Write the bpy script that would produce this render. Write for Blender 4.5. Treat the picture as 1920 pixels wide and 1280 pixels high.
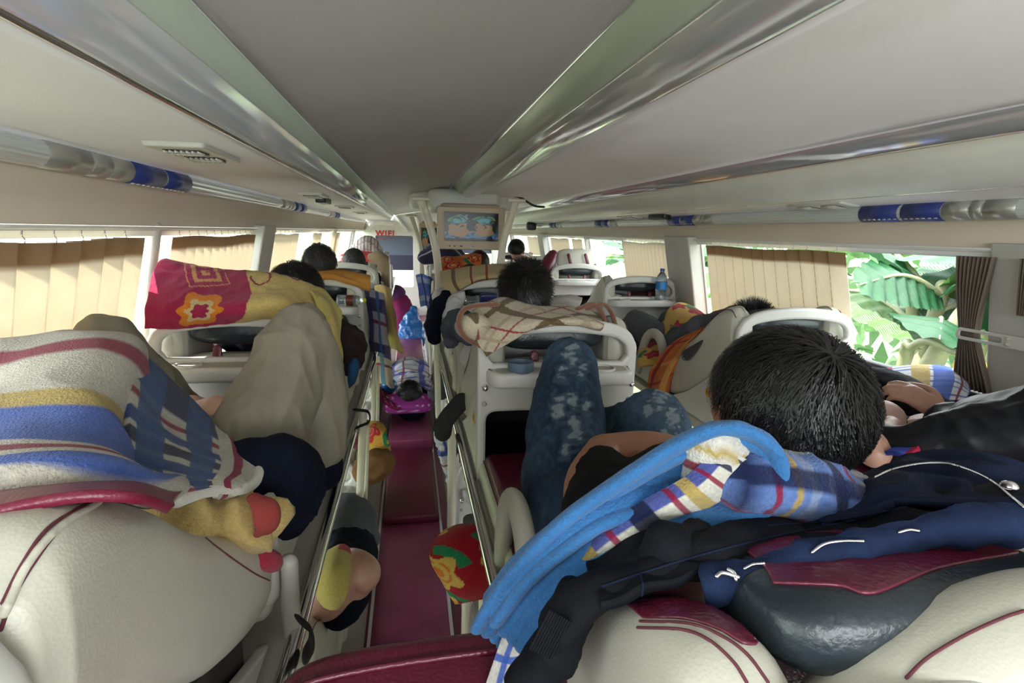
import bpy, bmesh, math, random
import numpy as np
from mathutils import Vector, Matrix, noise
rnd = random.Random(7)
for o in list(bpy.data.objects): bpy.data.objects.remove(o)
SC = bpy.context.scene
COL = SC.collection
H = 1.6            # eye height above the aisle floor; every coordinate below is measured from the eye
# ---------------------------------------------------------------- camera
F = 1000.0
def _basis():
    u = (768-960)/F; v = (640-432)/F
    up = Vector((0, 1, -v)).normalized(); Y = Vector((u, v, 1)).normalized()
    X = Y.cross(up)
    if X.x < 0: X = -X
    c, s = math.cos(.026), math.sin(.026)
    return X*c-up*s, Y, up*c+X*s
BX, BY, BU = _basis()
cam = bpy.data.cameras.new('camera'); camo = bpy.data.objects.new('camera', cam); COL.objects.link(camo)
cam.sensor_width = 36; cam.lens = 36*F/1920; cam.clip_start = .02; cam.clip_end = 200
R3 = Matrix(((BX.x, BX.y, -BX.z), (BY.x, BY.y, -BY.z), (BU.x, BU.y, -BU.z)))
camo.matrix_world = Matrix.Translation((0, 0, H)) @ R3.to_4x4()
SC.camera = camo
def P(px, py, x=None, y=None, z=None):
    """point of the bus seen at a photo position, at a given x, y or z"""
    d = Vector(((px-960)/F, (640-py)/F, 1))
    w = Vector((BX.dot(d), BY.dot(d), BU.dot(d)))
    t = x/w.x if x is not None else (y/w.y if y is not None else z/w.z)
    return w*t
# ---------------------------------------------------------------- world, light, exposure
wd = bpy.data.worlds.new('sky'); SC.world = wd; wd.use_nodes = True
nt = wd.node_tree; bg = nt.nodes['Background']
tc = nt.nodes.new('ShaderNodeTexCoord'); sp = nt.nodes.new('ShaderNodeSeparateXYZ')
rp = nt.nodes.new('ShaderNodeValToRGB')
nt.links.new(tc.outputs['Generated'], sp.inputs[0]); nt.links.new(sp.outputs['Z'], rp.inputs[0])
rp.color_ramp.elements[0].color = (.80, .90, .84, 1); rp.color_ramp.elements[0].position = 0
rp.color_ramp.elements[1].color = (.93, .97, 1, 1); rp.color_ramp.elements[1].position = .25
nt.links.new(rp.outputs[0], bg.inputs[0]); bg.inputs[1].default_value = 4.6
sun = bpy.data.lights.new('sun', 'SUN'); sun.energy = 10; sun.angle = .01; sun.color = (1, .95, .88)
suno = bpy.data.objects.new('sun', sun); COL.objects.link(suno)
suno.rotation_euler = Vector((.62, -.28, -1.0)).to_track_quat('-Z', 'Y').to_euler()
def area(name, loc, rot, sx, sy, e, col=(1, 1, 1)):
    l = bpy.data.lights.new(name, 'AREA'); l.shape = 'RECTANGLE'; l.size = sx; l.size_y = sy; l.energy = e; l.color = col
    o = bpy.data.objects.new(name, l); COL.objects.link(o); o.location = loc; o.rotation_euler = rot; return o
# added fill lamp for the foreground, unseen behind the camera
area('rear_fill_lamp', (.45, -1.75, 1.75), (math.radians(82), 0, 0), 2.2, .75, 24, (.95, .98, 1))
SC.view_settings.view_transform = 'Standard'; SC.view_settings.look = 'None'
SC.view_settings.exposure = .88; SC.view_settings.gamma = 1; SC.view_settings.use_curve_mapping = False
SC.cycles.max_bounces = 10; SC.cycles.diffuse_bounces = 6; SC.cycles.sample_clamp_indirect = 8
SC.cycles.use_denoising = True
# ---------------------------------------------------------------- materials
MATS = {}
def mat(name, col=(.8, .8, .8), rough=.5, metal=0, bump=0, bscale=200, attr=False, sheen=0, coat=0, trans=0, emit=0, mottle=0, mscale=8, transl=0, spec=.5, btype='noise'):
    if name in MATS: return MATS[name]
    m = bpy.data.materials.new(name); m.use_nodes = True; n = m.node_tree.nodes; l = m.node_tree.links
    b = n['Principled BSDF']; MATS[name] = m
    b.inputs['Base Color'].default_value = (*col, 1); b.inputs['Roughness'].default_value = rough; b.inputs['Metallic'].default_value = metal
    b.inputs['Specular IOR Level'].default_value = spec
    if sheen: b.inputs['Sheen Weight'].default_value = sheen; b.inputs['Sheen Roughness'].default_value = .5
    if coat: b.inputs['Coat Weight'].default_value = coat; b.inputs['Coat Roughness'].default_value = .15
    if trans: b.inputs['Transmission Weight'].default_value = trans
    src = None
    if attr:
        a = n.new('ShaderNodeVertexColor'); a.layer_name = 'Col'; src = a.outputs[0]
    g = n.new('ShaderNodeTexCoord')
    if mottle:
        t = n.new('ShaderNodeTexNoise'); t.inputs['Scale'].default_value = mscale; t.inputs['Detail'].default_value = 5
        l.new(g.outputs['Object'], t.inputs[0])
        mp = n.new('ShaderNodeMapRange'); mp.inputs[1].default_value = .25; mp.inputs[2].default_value = .75; mp.inputs[3].default_value = 1-mottle; mp.inputs[4].default_value = 1+mottle*.5
        l.new(t.outputs[0], mp.inputs[0])
        mx = n.new('ShaderNodeMix'); mx.data_type = 'RGBA'; mx.blend_type = 'MULTIPLY'; mx.inputs[0].default_value = 1
        if src: l.new(src, mx.inputs[6])
        else: mx.inputs[6].default_value = (*col, 1)
        l.new(mp.outputs[0], mx.inputs[7]); src = mx.outputs[2]
    if src: l.new(src, b.inputs['Base Color'])
    if bump:
        if btype == 'noise':
            t = n.new('ShaderNodeTexNoise'); t.inputs['Detail'].default_value = 3
        elif btype == 'voronoi':
            t = n.new('ShaderNodeTexVoronoi')
        else:
            t = n.new('ShaderNodeTexWave'); t.inputs['Distortion'].default_value = .5
        t.inputs['Scale'].default_value = bscale; l.new(g.outputs['Object'], t.inputs[0])
        bp = n.new('ShaderNodeBump'); bp.inputs['Strength'].default_value = bump; bp.inputs['Distance'].default_value = .003
        l.new(t.outputs[0], bp.inputs['Height']); l.new(bp.outputs[0], b.inputs['Normal'])
    if emit:
        if src: l.new(src, b.inputs['Emission Color'])
        else: b.inputs['Emission Color'].default_value = (*col, 1)
        b.inputs['Emission Strength'].default_value = emit
    if transl:
        tr = n.new('ShaderNodeBsdfTranslucent'); ms = n.new('ShaderNodeMixShader'); ms.inputs[0].default_value = transl
        if src: l.new(src, tr.inputs[0])
        else: tr.inputs[0].default_value = (*col, 1)
        out = n['Material Output']; l.new(b.outputs[0], ms.inputs[1]); l.new(tr.outputs[0], ms.inputs[2]); l.new(ms.outputs[0], out.inputs[0])
    return m
CREAM = mat('cream_leather', (.50, .485, .41), .38, bump=.10, bscale=320, mottle=.10, mscale=5, btype='voronoi')
PLAST = mat('warm_white_plastic', (.61, .605, .57), .42, bump=.05, bscale=60, mottle=.06, mscale=9)
PLAST2 = mat('grey_beige_plastic', (.42, .40, .345), .5, bump=.08, bscale=90, mottle=.08)
MAROON = mat('maroon_leather', (.115, .010, .030), .3, bump=.22, bscale=180, mottle=.12, btype='voronoi')
DARKL = mat('dark_slate_leather', (.017, .026, .034), .32, bump=.35, bscale=120, mottle=.15)
THREAD = mat('maroon_thread', (.10, .02, .03), .8)
WTHREAD = mat('cream_thread', (.55, .52, .44), .7)
BLACKP = mat('black_plastic', (.012, .012, .014), .45)
WEB = mat('black_webbing', (.012, .012, .013), .8, bump=.4, bscale=500)
CHROME = mat('chrome', (.75, .72, .74), .16, 1)
CEIL = mat('ceiling_vinyl', (.31, .285, .28), .40, bump=.1, bscale=300, mottle=.05, mscale=3)
CEILP = mat('ceiling_panel_vinyl', (.64, .61, .615), .5, bump=.1, bscale=300, mottle=.05, mscale=3)
COVE = mat('cove_vinyl', (.54, .455, .37), .5, bump=.1, bscale=300, mottle=.06, mscale=3)
DUCTM = mat('glossy_duct_plastic', (.62, .62, .64), .12, .55, mottle=.06, mscale=4, coat=.4)
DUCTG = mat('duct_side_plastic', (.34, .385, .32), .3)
WALLM = mat('wall_vinyl', (.50, .48, .45), .55, bump=.08, bscale=200, mottle=.05)
FLOORM = mat('maroon_vinyl_floor', (.23, .048, .105), .25, bump=.08, bscale=500, mottle=.18, mscale=9)
BLUEP = mat('blue_tube_plastic', (.025, .045, .22), .35)
SILV = mat('silver_plastic', (.45, .45, .42), .3, .6)
TUBEM = mat('ribbed_clear_tube', (.62, .66, .66), .2, 0, spec=.8, coat=.5)
GUNM = mat('dark_hair', (.010, .009, .009), .42, spec=.4)
HAIRM = mat('black_hair', (.006, .0055, .006), .42, spec=.35)
HAIR2 = mat('soft_black_hair', (.030, .027, .027), .5)
SKIN = mat('tan_skin', (.30, .125, .065), .45, mottle=.12, mscale=30, bump=.1, bscale=300)
SKIN2 = mat('fair_skin', (.48, .27, .20), .45, mottle=.1, mscale=40, bump=.1, bscale=300)
FLEECE = mat('printed_fleece', attr=True, rough=.95, bump=1.0, bscale=330, sheen=.12, mottle=.22, mscale=160, spec=.1)
CLOTH = mat('printed_cotton', attr=True, rough=.85, bump=.25, bscale=420, mottle=.1, mscale=30, spec=.2)
def glassmat():
    m = bpy.data.materials.new('window_glass'); m.use_nodes = True; n = m.node_tree.nodes; l = m.node_tree.links
    for q in list(n):
        if q.type == 'BSDF_PRINCIPLED': n.remove(q)
    t = n.new('ShaderNodeBsdfTransparent'); t.inputs[0].default_value = (.96, .98, .97, 1)
    g = n.new('ShaderNodeBsdfGlossy'); g.inputs['Roughness'].default_value = .02
    x = n.new('ShaderNodeMixShader'); x.inputs[0].default_value = .05
    l.new(t.outputs[0], x.inputs[1]); l.new(g.outputs[0], x.inputs[2]); l.new(x.outputs[0], n['Material Output'].inputs[0])
    MATS['window_glass'] = m; return m
GLASS = glassmat()
# ---------------------------------------------------------------- object helpers
ORG = {}
def link_mesh(name, me, m, parent, origin):
    if not isinstance(m, (list, tuple)): m = [m]
    for q in m: me.materials.append(q)
    o = bpy.data.objects.new(name, me); COL.objects.link(o)
    if parent is not None:
        o.parent = parent; ORG[o] = ORG[parent]
    else:
        o.location = origin+Vector((0, 0, H)); ORG[o] = origin
    return o
def mesh(name, vf, m, parent=None, smooth=True, cols=None, mi=None, tag=None):
    verts, faces = vf
    V = np.asarray([tuple(v) for v in verts], dtype=float)
    if parent is not None: org = ORG[parent]
    else:
        mn, mx = V.min(0), V.max(0); org = Vector(((mn[0]+mx[0])/2, (mn[1]+mx[1])/2, mn[2]))
    V = V-np.array(org)
    me = bpy.data.meshes.new(name); me.from_pydata(V.tolist(), [], [tuple(f) for f in faces]); me.update()
    if smooth: me.polygons.foreach_set('use_smooth', [True]*len(me.polygons))
    if mi is not None: me.polygons.foreach_set('material_index', mi)
    if cols is not None:
        a = me.color_attributes.new('Col', 'FLOAT_COLOR', 'POINT')
        c = np.ones((len(V), 4)); c[:, :3] = cols; a.data.foreach_set('color', c.ravel())
    o = link_mesh(name, me, m, parent, org)
    if tag: settag(o, *tag)
    return o
def settag(o, label=None, cat=None, group=None):
    if label: o['label'] = label
    if cat: o['category'] = cat
    if group: o['group'] = group
def thing(name, loc, label, cat, group=None):
    o = bpy.data.objects.new(name, None); COL.objects.link(o); o.empty_display_size = .05
    org = Vector(loc); o.location = org+Vector((0, 0, H)); ORG[o] = org; settag(o, label, cat, group); return o
def struct(o): o['kind'] = 'structure'; return o
def dup(o, d, label=None, parent=None):
    c = o.copy(); COL.objects.link(c)
    if parent is None:
        c.location = o.location+Vector(d); ORG[c] = ORG[o]+Vector(d)
        if label: c['label'] = label
    else:
        c.parent = parent; ORG[c] = ORG[parent]
    for ch in [q for q in ORG if q.parent == o]: dup(ch, d, None, c)
    return c
def join(*vfs):
    V, Fc = [], []
    for v, f in vfs:
        b = len(V); V += [tuple(q) for q in v]; Fc += [tuple(i+b for i in q) for q in f]
    return V, Fc
def cr(pts, n, closed=False):
    """Catmull-Rom resampling of an (k,d) array to n points, by parameter"""
    p = np.asarray(pts, dtype=float); k = len(p)
    if k == 1: return np.repeat(p, n, 0)
    if closed:
        t = np.linspace(0, k, n, endpoint=False); i = np.floor(t).astype(int); f = (t-i)[:, None]
        a, b, c, d = p[(i-1) % k], p[i % k], p[(i+1) % k], p[(i+2) % k]
    else:
        q = np.vstack([2*p[0]-p[1], p, 2*p[-1]-p[-2]])
        t = np.linspace(0, k-1, n); i = np.minimum(np.floor(t).astype(int), k-2); f = (t-i)[:, None]
        a, b, c, d = q[i], q[i+1], q[i+2], q[i+3]
    return .5*((2*b)+(-a+c)*f+(2*a-5*b+4*c-d)*f*f+(-a+3*b-3*c+d)*f**3)
def tube(path, rad, seg=14, n=None, cap=True, flat=None, up=None):
    """round-ended tube along a path; rad is a number or a list; flat squashes the section along its 'up'"""
    path = [tuple(p) for p in path]; k = len(path)
    rad = [rad]*k if np.isscalar(rad) else list(rad)
    flat = [1.0]*k if flat is None else ([flat]*k if np.isscalar(flat) else list(flat))
    if n is None: n = max(2, (k-1)*6+1) if k > 2 else 2
    d = cr(np.hstack([np.array(path), np.array(rad)[:, None], np.array(flat)[:, None]]), n) if k > 2 else np.hstack([np.array(path), np.array(rad)[:, None], np.array(flat)[:, None]])
    p = d[:, :3]; r = np.maximum(d[:, 3], 1e-4); fl = d[:, 4]; n = len(p)
    T = np.gradient(p, axis=0); T /= np.linalg.norm(T, axis=1)[:, None]+1e-12
    u0 = np.array(up if up is not None else ((0, 0, 1) if abs(T[0][2]) < .9 else (1, 0, 0)), dtype=float)
    rings = []; N = u0
    cs = [(i, 1.0, 0.0) for i in range(n)]
    if cap:
        pre = [(0, math.cos(a), -math.sin(a)) for a in (1.35, .9, .45)]
        post = [(n-1, math.cos(a), math.sin(a)) for a in (.45, .9, 1.35)]
        cs = pre+cs+post
    for i, s, off in cs:
        t = T[i]; N = N-t*np.dot(N, t); N /= np.linalg.norm(N)+1e-12; B = np.cross(t, N)
        c = p[i]+t*off*r[i]
        rings.append([c+(math.cos(a)*B+math.sin(a)*N*fl[i])*r[i]*s for a in np.linspace(0, 2*math.pi, seg, endpoint=False)])
    V = [v for g in rings for v in g]; Fc = []
    for j in range(len(rings)-1):
        for i in range(seg):
            Fc.append((j*seg+i, j*seg+(i+1) % seg, (j+1)*seg+(i+1) % seg, (j+1)*seg+i))
    Fc.append(tuple(range(seg))[::-1]); Fc.append(tuple(range((len(rings)-1)*seg, len(rings)*seg)))
    return V, Fc
def box(a, b, bev=0.0):
    x0, y0, z0 = a; x1, y1, z1 = b
    if bev <= 0:
        V = [(x0, y0, z0), (x1, y0, z0), (x1, y1, z0), (x0, y1, z0), (x0, y0, z1), (x1, y0, z1), (x1, y1, z1), (x0, y1, z1)]
        return V, [(0, 3, 2, 1), (4, 5, 6, 7), (0, 1, 5, 4), (1, 2, 6, 5), (2, 3, 7, 6), (3, 0, 4, 7)]
    bm = bmesh.new(); bmesh.ops.create_cube(bm, size=1)
    bmesh.ops.scale(bm, vec=(x1-x0, y1-y0, z1-z0), verts=bm.verts)
    bmesh.ops.translate(bm, vec=((x0+x1)/2, (y0+y1)/2, (z0+z1)/2), verts=bm.verts)
    bmesh.ops.bevel(bm, geom=bm.edges[:]+bm.verts[:], offset=bev, segments=3, profile=.5, affect='EDGES')
    bm.verts.index_update()
    r = [tuple(v.co) for v in bm.verts], [tuple(v.index for v in f.verts) for f in bm.faces]; bm.free(); return r
def pillow(c, dims, rot=(0, 0, 0), e=(.5, .5), nu=28, nv=18):
    """superellipsoid"""
    R = (Matrix.Rotation(rot[2], 3, 'Z') @ Matrix.Rotation(rot[1], 3, 'Y') @ Matrix.Rotation(rot[0], 3, 'X'))
    sg = lambda w, m: math.copysign(abs(w)**m, w)
    V = []
    for j in range(nv+1):
        a = -math.pi/2+math.pi*j/nv
        for i in range(nu):
            b = 2*math.pi*i/nu
            v = Vector((dims[0]/2*sg(math.cos(a), e[0])*sg(math.cos(b), e[1]), dims[1]/2*sg(math.cos(a), e[0])*sg(math.sin(b), e[1]), dims[2]/2*sg(math.sin(a), e[0])))
            V.append(tuple(R @ v+Vector(c)))
    Fc = [(j*nu+i, j*nu+(i+1) % nu, (j+1)*nu+(i+1) % nu, (j+1)*nu+i) for j in range(nv) for i in range(nu)]
    return V, Fc
def plate(outer, holes, thick, bev, fn):
    """flat plate with holes: 2-D outline filled and given a rounded thickness, mapped by fn(u, v, w)"""
    cu = bpy.data.curves.new('tmp', 'CURVE'); cu.dimensions = '2D'; cu.fill_mode = 'BOTH'
    cu.extrude = max(thick/2-bev, 0); cu.bevel_depth = bev; cu.bevel_resolution = 2; cu.offset = -bev
    for pts in [outer]+list(holes):
        s = cu.splines.new('POLY'); s.points.add(len(pts)-1); s.use_cyclic_u = True
        for q, (a, b) in zip(s.points, pts): q.co = (a, b, 0, 1)
    o = bpy.data.objects.new('tmp', cu); COL.objects.link(o)
    dg = bpy.context.evaluated_depsgraph_get(); me = bpy.data.meshes.new_from_object(o.evaluated_get(dg))
    V = [tuple(fn(*v.co)) for v in me.vertices]; Fc = [tuple(p.vertices) for p in me.polygons]
    bpy.data.objects.remove(o); bpy.data.curves.remove(cu); bpy.data.meshes.remove(me)
    return V, Fc
def rpoly(pts, r, n=6):
    """round the corners of a 2-D polygon; r a number or list"""
    out = []; k = len(pts); rr = [r]*k if np.isscalar(r) else r
    for i in range(k):
        a, b, c = Vector(pts[i-1]), Vector(pts[i]), Vector(pts[(i+1) % k])
        d1 = (a-b); d2 = (c-b); q = min(rr[i], d1.length*.49, d2.length*.49)
        if q < 1e-4: out.append(tuple(b)); continue
        s, e = b+d1.normalized()*q, b+d2.normalized()*q
        for j in range(n+1):
            t = j/n; out.append(tuple(s*(1-t)**2+b*2*t*(1-t)+e*t*t))
    return out
def grid(ctrl, nu, nv, amp=0, scale=6, seed=0, amp2=0, scale2=25):
    """smooth sheet through a control grid (rows of points); returns verts (nu*nv), faces, u, v"""
    C = np.array([[tuple(p) for p in row] for row in ctrl])
    A = np.stack([cr(C[i], nv) for i in range(len(C))])
    B = np.stack([cr(A[:, j], nu) for j in range(nv)], 1)
    du = np.gradient(B, axis=0); dv = np.gradient(B, axis=1)
    N = np.cross(du, dv); N /= np.linalg.norm(N, axis=2)[..., None]+1e-9
    if amp or amp2:
        D = np.zeros(B.shape[:2])
        for i in range(nu):
            for j in range(nv):
                q = Vector(B[i, j])+Vector((seed, seed*1.7, seed*.3))
                w = amp*noise.noise(q*scale)
                if amp2: w += amp2*(1-2*abs(noise.noise(q*scale2)))
                D[i, j] = w
        B = B+N*D[..., None]
    su = np.concatenate([[0], np.cumsum(np.linalg.norm(np.diff(B.mean(1), axis=0), axis=1))])
    sv = np.concatenate([[0], np.cumsum(np.linalg.norm(np.diff(B.mean(0), axis=0), axis=1))])
    lu = np.mean([np.linalg.norm(np.diff(B[:, j], axis=0), axis=1).sum() for j in (0, nv//2, nv-1)])
    lv = np.mean([np.linalg.norm(np.diff(B[i], axis=0), axis=1).sum() for i in (0, nu//2, nu-1)])
    U, Vv = np.meshgrid(np.linspace(0, lu, nu), np.linspace(0, lv, nv), indexing='ij')
    Fc = [(i*nv+j, i*nv+j+1, (i+1)*nv+j+1, (i+1)*nv+j) for i in range(nu-1) for j in range(nv-1)]
    return B.reshape(-1, 3), Fc, U.ravel(), Vv.ravel()
def sheet(name, ctrl, nu, nv, pat, m=None, thick=.006, parent=None, tag=None, **kw):
    V, Fc, U, Vv = grid(ctrl, nu, nv, **kw)
    o = mesh(name, (V, Fc), m or FLEECE, parent, cols=pat(U, Vv), tag=tag)
    s = o.modifiers.new('thickness', 'SOLIDIFY'); s.thickness = thick; s.offset = 0
    return o
from mathutils.bvhtree import BVHTree
def surf(*objs):
    """search tree over the evaluated surface of finished parts"""
    dg = bpy.context.evaluated_depsgraph_get(); V, Fc = [], []
    for o in objs:
        e = o.evaluated_get(dg); me = e.to_mesh(); b = len(V); og = Vector(ORG[o])
        V += [v.co+og for v in me.vertices]; Fc += [tuple(i+b for i in p.vertices) for p in me.polygons]; e.to_mesh_clear()
    return BVHTree.FromPolygons(V, Fc)
def lie(tree, pts, n=60, off=.001, fallback=.4):
    """points of a seam or zip laid onto a finished surface"""
    c = cr([tuple(map(float, p)) for p in pts], n); out = []
    for a, b in c:
        d = P(a, b, y=1).normalized(); h = tree.ray_cast(Vector((0, 0, 0)), d)
        if h[0] is not None: out.append(h[0]-d*off)
    return out
def seamline(name, pts, r, m, parent):
    if len(pts) < 4: print('NOSEAM', name, len(pts)); return
    return mesh(name, tube(pts, r, 6), m, parent)
def sewn(name, tree, rows, m, parent, nu=30, nv=50, off=.002, thick=.003):
    """panel of leather sewn onto a finished surface"""
    A = np.stack([cr(r, nv) for r in rows]); B = np.stack([cr(A[:, j], nu) for j in range(nv)], 1); V = []; last = .4
    for i in range(nu):
        for j in range(nv):
            d = P(B[i, j][0], B[i, j][1], y=1).normalized(); h = tree.ray_cast(Vector((0, 0, 0)), d)
            V.append(None if h[0] is None else h[0]-d*off)
    Fc = [f for f in ((i*nv+j, i*nv+j+1, (i+1)*nv+j+1, (i+1)*nv+j) for i in range(nu-1) for j in range(nv-1)) if all(V[k] is not None for k in f) and max((V[f[0]]-V[f[2]]).length, (V[f[1]]-V[f[3]]).length) < .04]
    if not Fc: print('NOSEWN', name); return
    used = sorted({k for f in Fc for k in f}); mp = {k: i for i, k in enumerate(used)}
    o = mesh(name, ([V[k] for k in used], [tuple(mp[k] for k in f) for f in Fc]), m, parent)
    s = o.modifiers.new('t', 'SOLIDIFY'); s.thickness = thick; s.offset = 0; return o
def blob(vfs, voxel=.01, smooth=3, disp=None, cols=None):
    """weld overlapping lofts into one continuous skin"""
    V, Fc = join(*vfs)
    me = bpy.data.meshes.new('tmp'); me.from_pydata([tuple(v) for v in V], [], Fc); me.update()
    o = bpy.data.objects.new('tmp', me); COL.objects.link(o)
    r = o.modifiers.new('r', 'REMESH'); r.mode = 'VOXEL'; r.voxel_size = voxel
    s = o.modifiers.new('s', 'SMOOTH'); s.iterations = smooth; s.factor = .5
    dg = bpy.context.evaluated_depsgraph_get(); e = bpy.data.meshes.new_from_object(o.evaluated_get(dg))
    V = np.array([tuple(v.co) for v in e.vertices]); Fc = [tuple(p.vertices) for p in e.polygons]
    N = np.array([tuple(v.normal) for v in e.vertices])
    bpy.data.objects.remove(o); bpy.data.meshes.remove(me); bpy.data.meshes.remove(e)
    if disp is not None: V = V+N*np.array([disp(Vector(v)) for v in V])[:, None]
    return V, Fc, N
def fold(amp, sc, seed=0, stretch=(1, 1, 1)):
    s = Vector((seed, seed, seed))
    def f(v):
        q = Vector((v.x*stretch[0], v.y*stretch[1], v.z*stretch[2]))*sc+s
        w = noise.noise(q+Vector((noise.noise(q*.7), noise.noise(q*.7+s), 0))*.9)
        w2 = noise.noise(q*2.4+s*2)
        return amp*(.6-2.2*abs(w)-.8*abs(w2))
    return f
# textile patterns: functions of distance along the cloth -> colour
def C3(*c): return np.array(c, dtype=float)
def band(x, c, w): return (np.abs(x-c) < w/2)
def lay(col, m, c, a=1.0): col[m] = col[m]*(1-a)+C3(*c)*a
def plaid(base, su, sv, pu, pv, alpha=.93, ou=0, ov=0):
    def f(u, v):
        col = np.tile(C3(*base), (len(u), 1)); x = (u+ou) % pu; y = (v+ov) % pv
        for c, w, k in su: lay(col, band(x, c*pu, w*pu), k, alpha)
        for c, w, k in sv: lay(col, band(y, c*pv, w*pv), k, alpha)
        return col
    return f
BLU, NAVY, WHT, YEL, CRIM, SKY = (.035, .09, .36), (.006, .010, .045), (.46, .43, .37), (.36, .26, .07), (.20, .006, .035), (.07, .18, .38)
plaidA = plaid(WHT, [(.12, .10, NAVY), (.30, .16, BLU), (.45, .06, YEL), (.70, .05, CRIM), (.88, .05, NAVY)],
               [(.15, .14, SKY), (.34, .10, NAVY), (.55, .045, CRIM), (.74, .16, BLU), (.86, .05, YEL)], .42, .40)
plaidW = plaid((.60, .60, .60), [(.2, .14, BLU), (.5, .04, CRIM), (.75, .10, (.2, .3, .6))], [(.25, .12, BLU), (.6, .10, (.25, .33, .6)), (.85, .03, CRIM)], .22, .22)
plaidT = plaid((.56, .49, .36), [(.2, .13, (.13, .085, .04)), (.55, .07, (.45, .34, .25)), (.8, .04, (.30, .03, .05))],
               [(.25, .13, (.13, .085, .04)), (.6, .07, (.45, .34, .25)), (.85, .04, (.30, .03, .05))], .26, .26)
def floral(base, flower, core, leaf, cell=.17, seed=1, second=None):
    def f(u, v):
        col = np.tile(C3(*base), (len(u), 1))
        if second is not None:
            w = np.sin(u*9+seed)+np.cos(v*7.3+seed*2)+.6*np.sin((u+v)*17); lay(col, w > .55, second)
        r = random.Random(seed)
        n = int(3/cell)
        for i in range(-1, n):
            for j in range(-1, n):
                cx, cy, rot, s = (i+.2+.6*r.random())*cell, (j+.2+.6*r.random())*cell, r.random()*6, .30+.14*r.random()
                dx, dy = u-cx, v-cy; d = np.hypot(dx, dy)/cell; a = np.arctan2(dy, dx)
                if d.min() > .8: continue
                lf = (np.abs(d-.48) < .10) & (np.cos((a-rot)*1.0) > .82); lay(col, lf, leaf)
                pet = s*(.82+.18*np.cos(5*(a+rot)))
                lay(col, d < pet, flower); lay(col, (d < pet*.72) & (np.sin(d*46+a) > .35), core)
                lay(col, d < s*.2, core)
        return col
    return f
FRED, FYEL, FORA, FGRN, FPNK = (.36, .012, .035), (.62, .40, .10), (.60, .17, .03), (.02, .20, .09), (.62, .16, .22)
flYR = floral(FYEL, FRED, FPNK, FGRN, .20, 3)
_fl = floral((.34, .008, .022), FYEL, FORA, FGRN, .13, 11)
def flRY(u, v):
    c = _fl(u, v); w = np.sin((u*.8+v)*13+1.2); lay(c, w > .86, (.58, .36, .10)); lay(c, (w > .95) & (np.sin(v*31) > .2), FGRN); return c
flO = floral(FORA, FRED, FYEL, FGRN, .18, 9, second=(.50, .10, .02))
def plain(c):
    return lambda u, v: np.tile(C3(*c), (len(u), 1))
# ================================================================ bus shell
Y0, Y1 = -1.6, 10.6
def strip(name, prof, m, y0=Y0, y1=Y1, parent=None, thick=.01, ny=2):
    """profile in x,z swept along the bus"""
    V, Fc = [], []
    n = len(prof)
    for k in range(ny):
        y = y0+(y1-y0)*k/(ny-1)
        V += [(x, y, z) for x, z in prof]
    for k in range(ny-1):
        for i in range(n-1): Fc.append((k*n+i, k*n+i+1, (k+1)*n+i+1, (k+1)*n+i))
    o = mesh(name, (V, Fc), m, parent)
    if thick:
        s = o.modifiers.new('thickness', 'SOLIDIFY'); s.thickness = thick; s.offset = 0
    return o
def prof(pts, n=24): return [tuple(q) for q in cr(pts, n)]
CX = .475
def mx(pts): return [(2*CX-x, z) for x, z in pts]
WINT, WINB = -.022, -.50
def wallx(z, s): # the side walls lean in towards the roof
    o = .83+CX+(-(z-WINT))*.21
    return CX+o if s > 0 else CX-o
# ceiling
struct(strip('ceiling', [(-.80, .43), (1.75, .43)], CEIL))
struct(strip('ceiling_panel_middle', prof([(-.268, .270), (0, .325), (.378, .388)], 16), CEIL))
struct(strip('ceiling_panel_right', prof([(.55, .326), (.9, .326), (1.29, .300)], 12), CEILP))
ductp = [(-.350, .362), (-.368, .340), (-.40, .322), (-.425, .316)]
ductq = [(-.425, .318), (-.46, .290), (-.515, .277), (-.565, .283), (-.592, .302)]
def duct(name, fx, y1, label):
    t = thing(name, (fx(ductq)[1][0], 4, .28), label, 'ceiling duct', 'ceiling air ducts')
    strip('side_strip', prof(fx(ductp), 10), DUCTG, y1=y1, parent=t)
    strip('glossy_face', prof(fx(ductq), 20), DUCTM, y1=y1, parent=t)
    e = fx(ductq)[-1]; tt = mesh('edge_trim', tube([(e[0], Y0, e[1]-.004), (e[0], y1, e[1]-.004)], .007, 8), CHROME, t)
    c = [(x, z) for x, z in prof(fx(ductp), 8)+prof(fx(ductq), 14)]
    k = len(c); V = [(x, y1, z) for x, z in c]+[(x, y1+.06, z+.05) for x, z in c]
    mesh('end_cap', (V+[(c[0][0], y1, .37), (c[-1][0], y1, .37)], [(i, i+1, k+i+1, k+i) for i in range(k-1)]+[tuple(range(k))+(2*k+1, 2*k)]), PLAST, t)
    return t
LP_, LQ_ = [(-.260, .268), (-.268, .252), (-.278, .236), (-.287, .228)], [(-.287, .229), (-.296, .205), (-.308, .187), (-.322, .177), (-.334, .177)]
CP_, CQ_ = [(.371, .386), (.384, .366), (.405, .342), (.428, .328)], [(.428, .329), (.452, .306), (.492, .296), (.532, .300), (.554, .315)]
duct('ceiling_duct', lambda p: LP_ if p is ductp else LQ_, 9.6, 'long glossy silver grey air duct above the left berths')
duct('ceiling_duct', lambda p: CP_ if p is ductp else CQ_, 4.9, 'glossy silver air duct in the middle ceiling, ending at the television')
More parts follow.
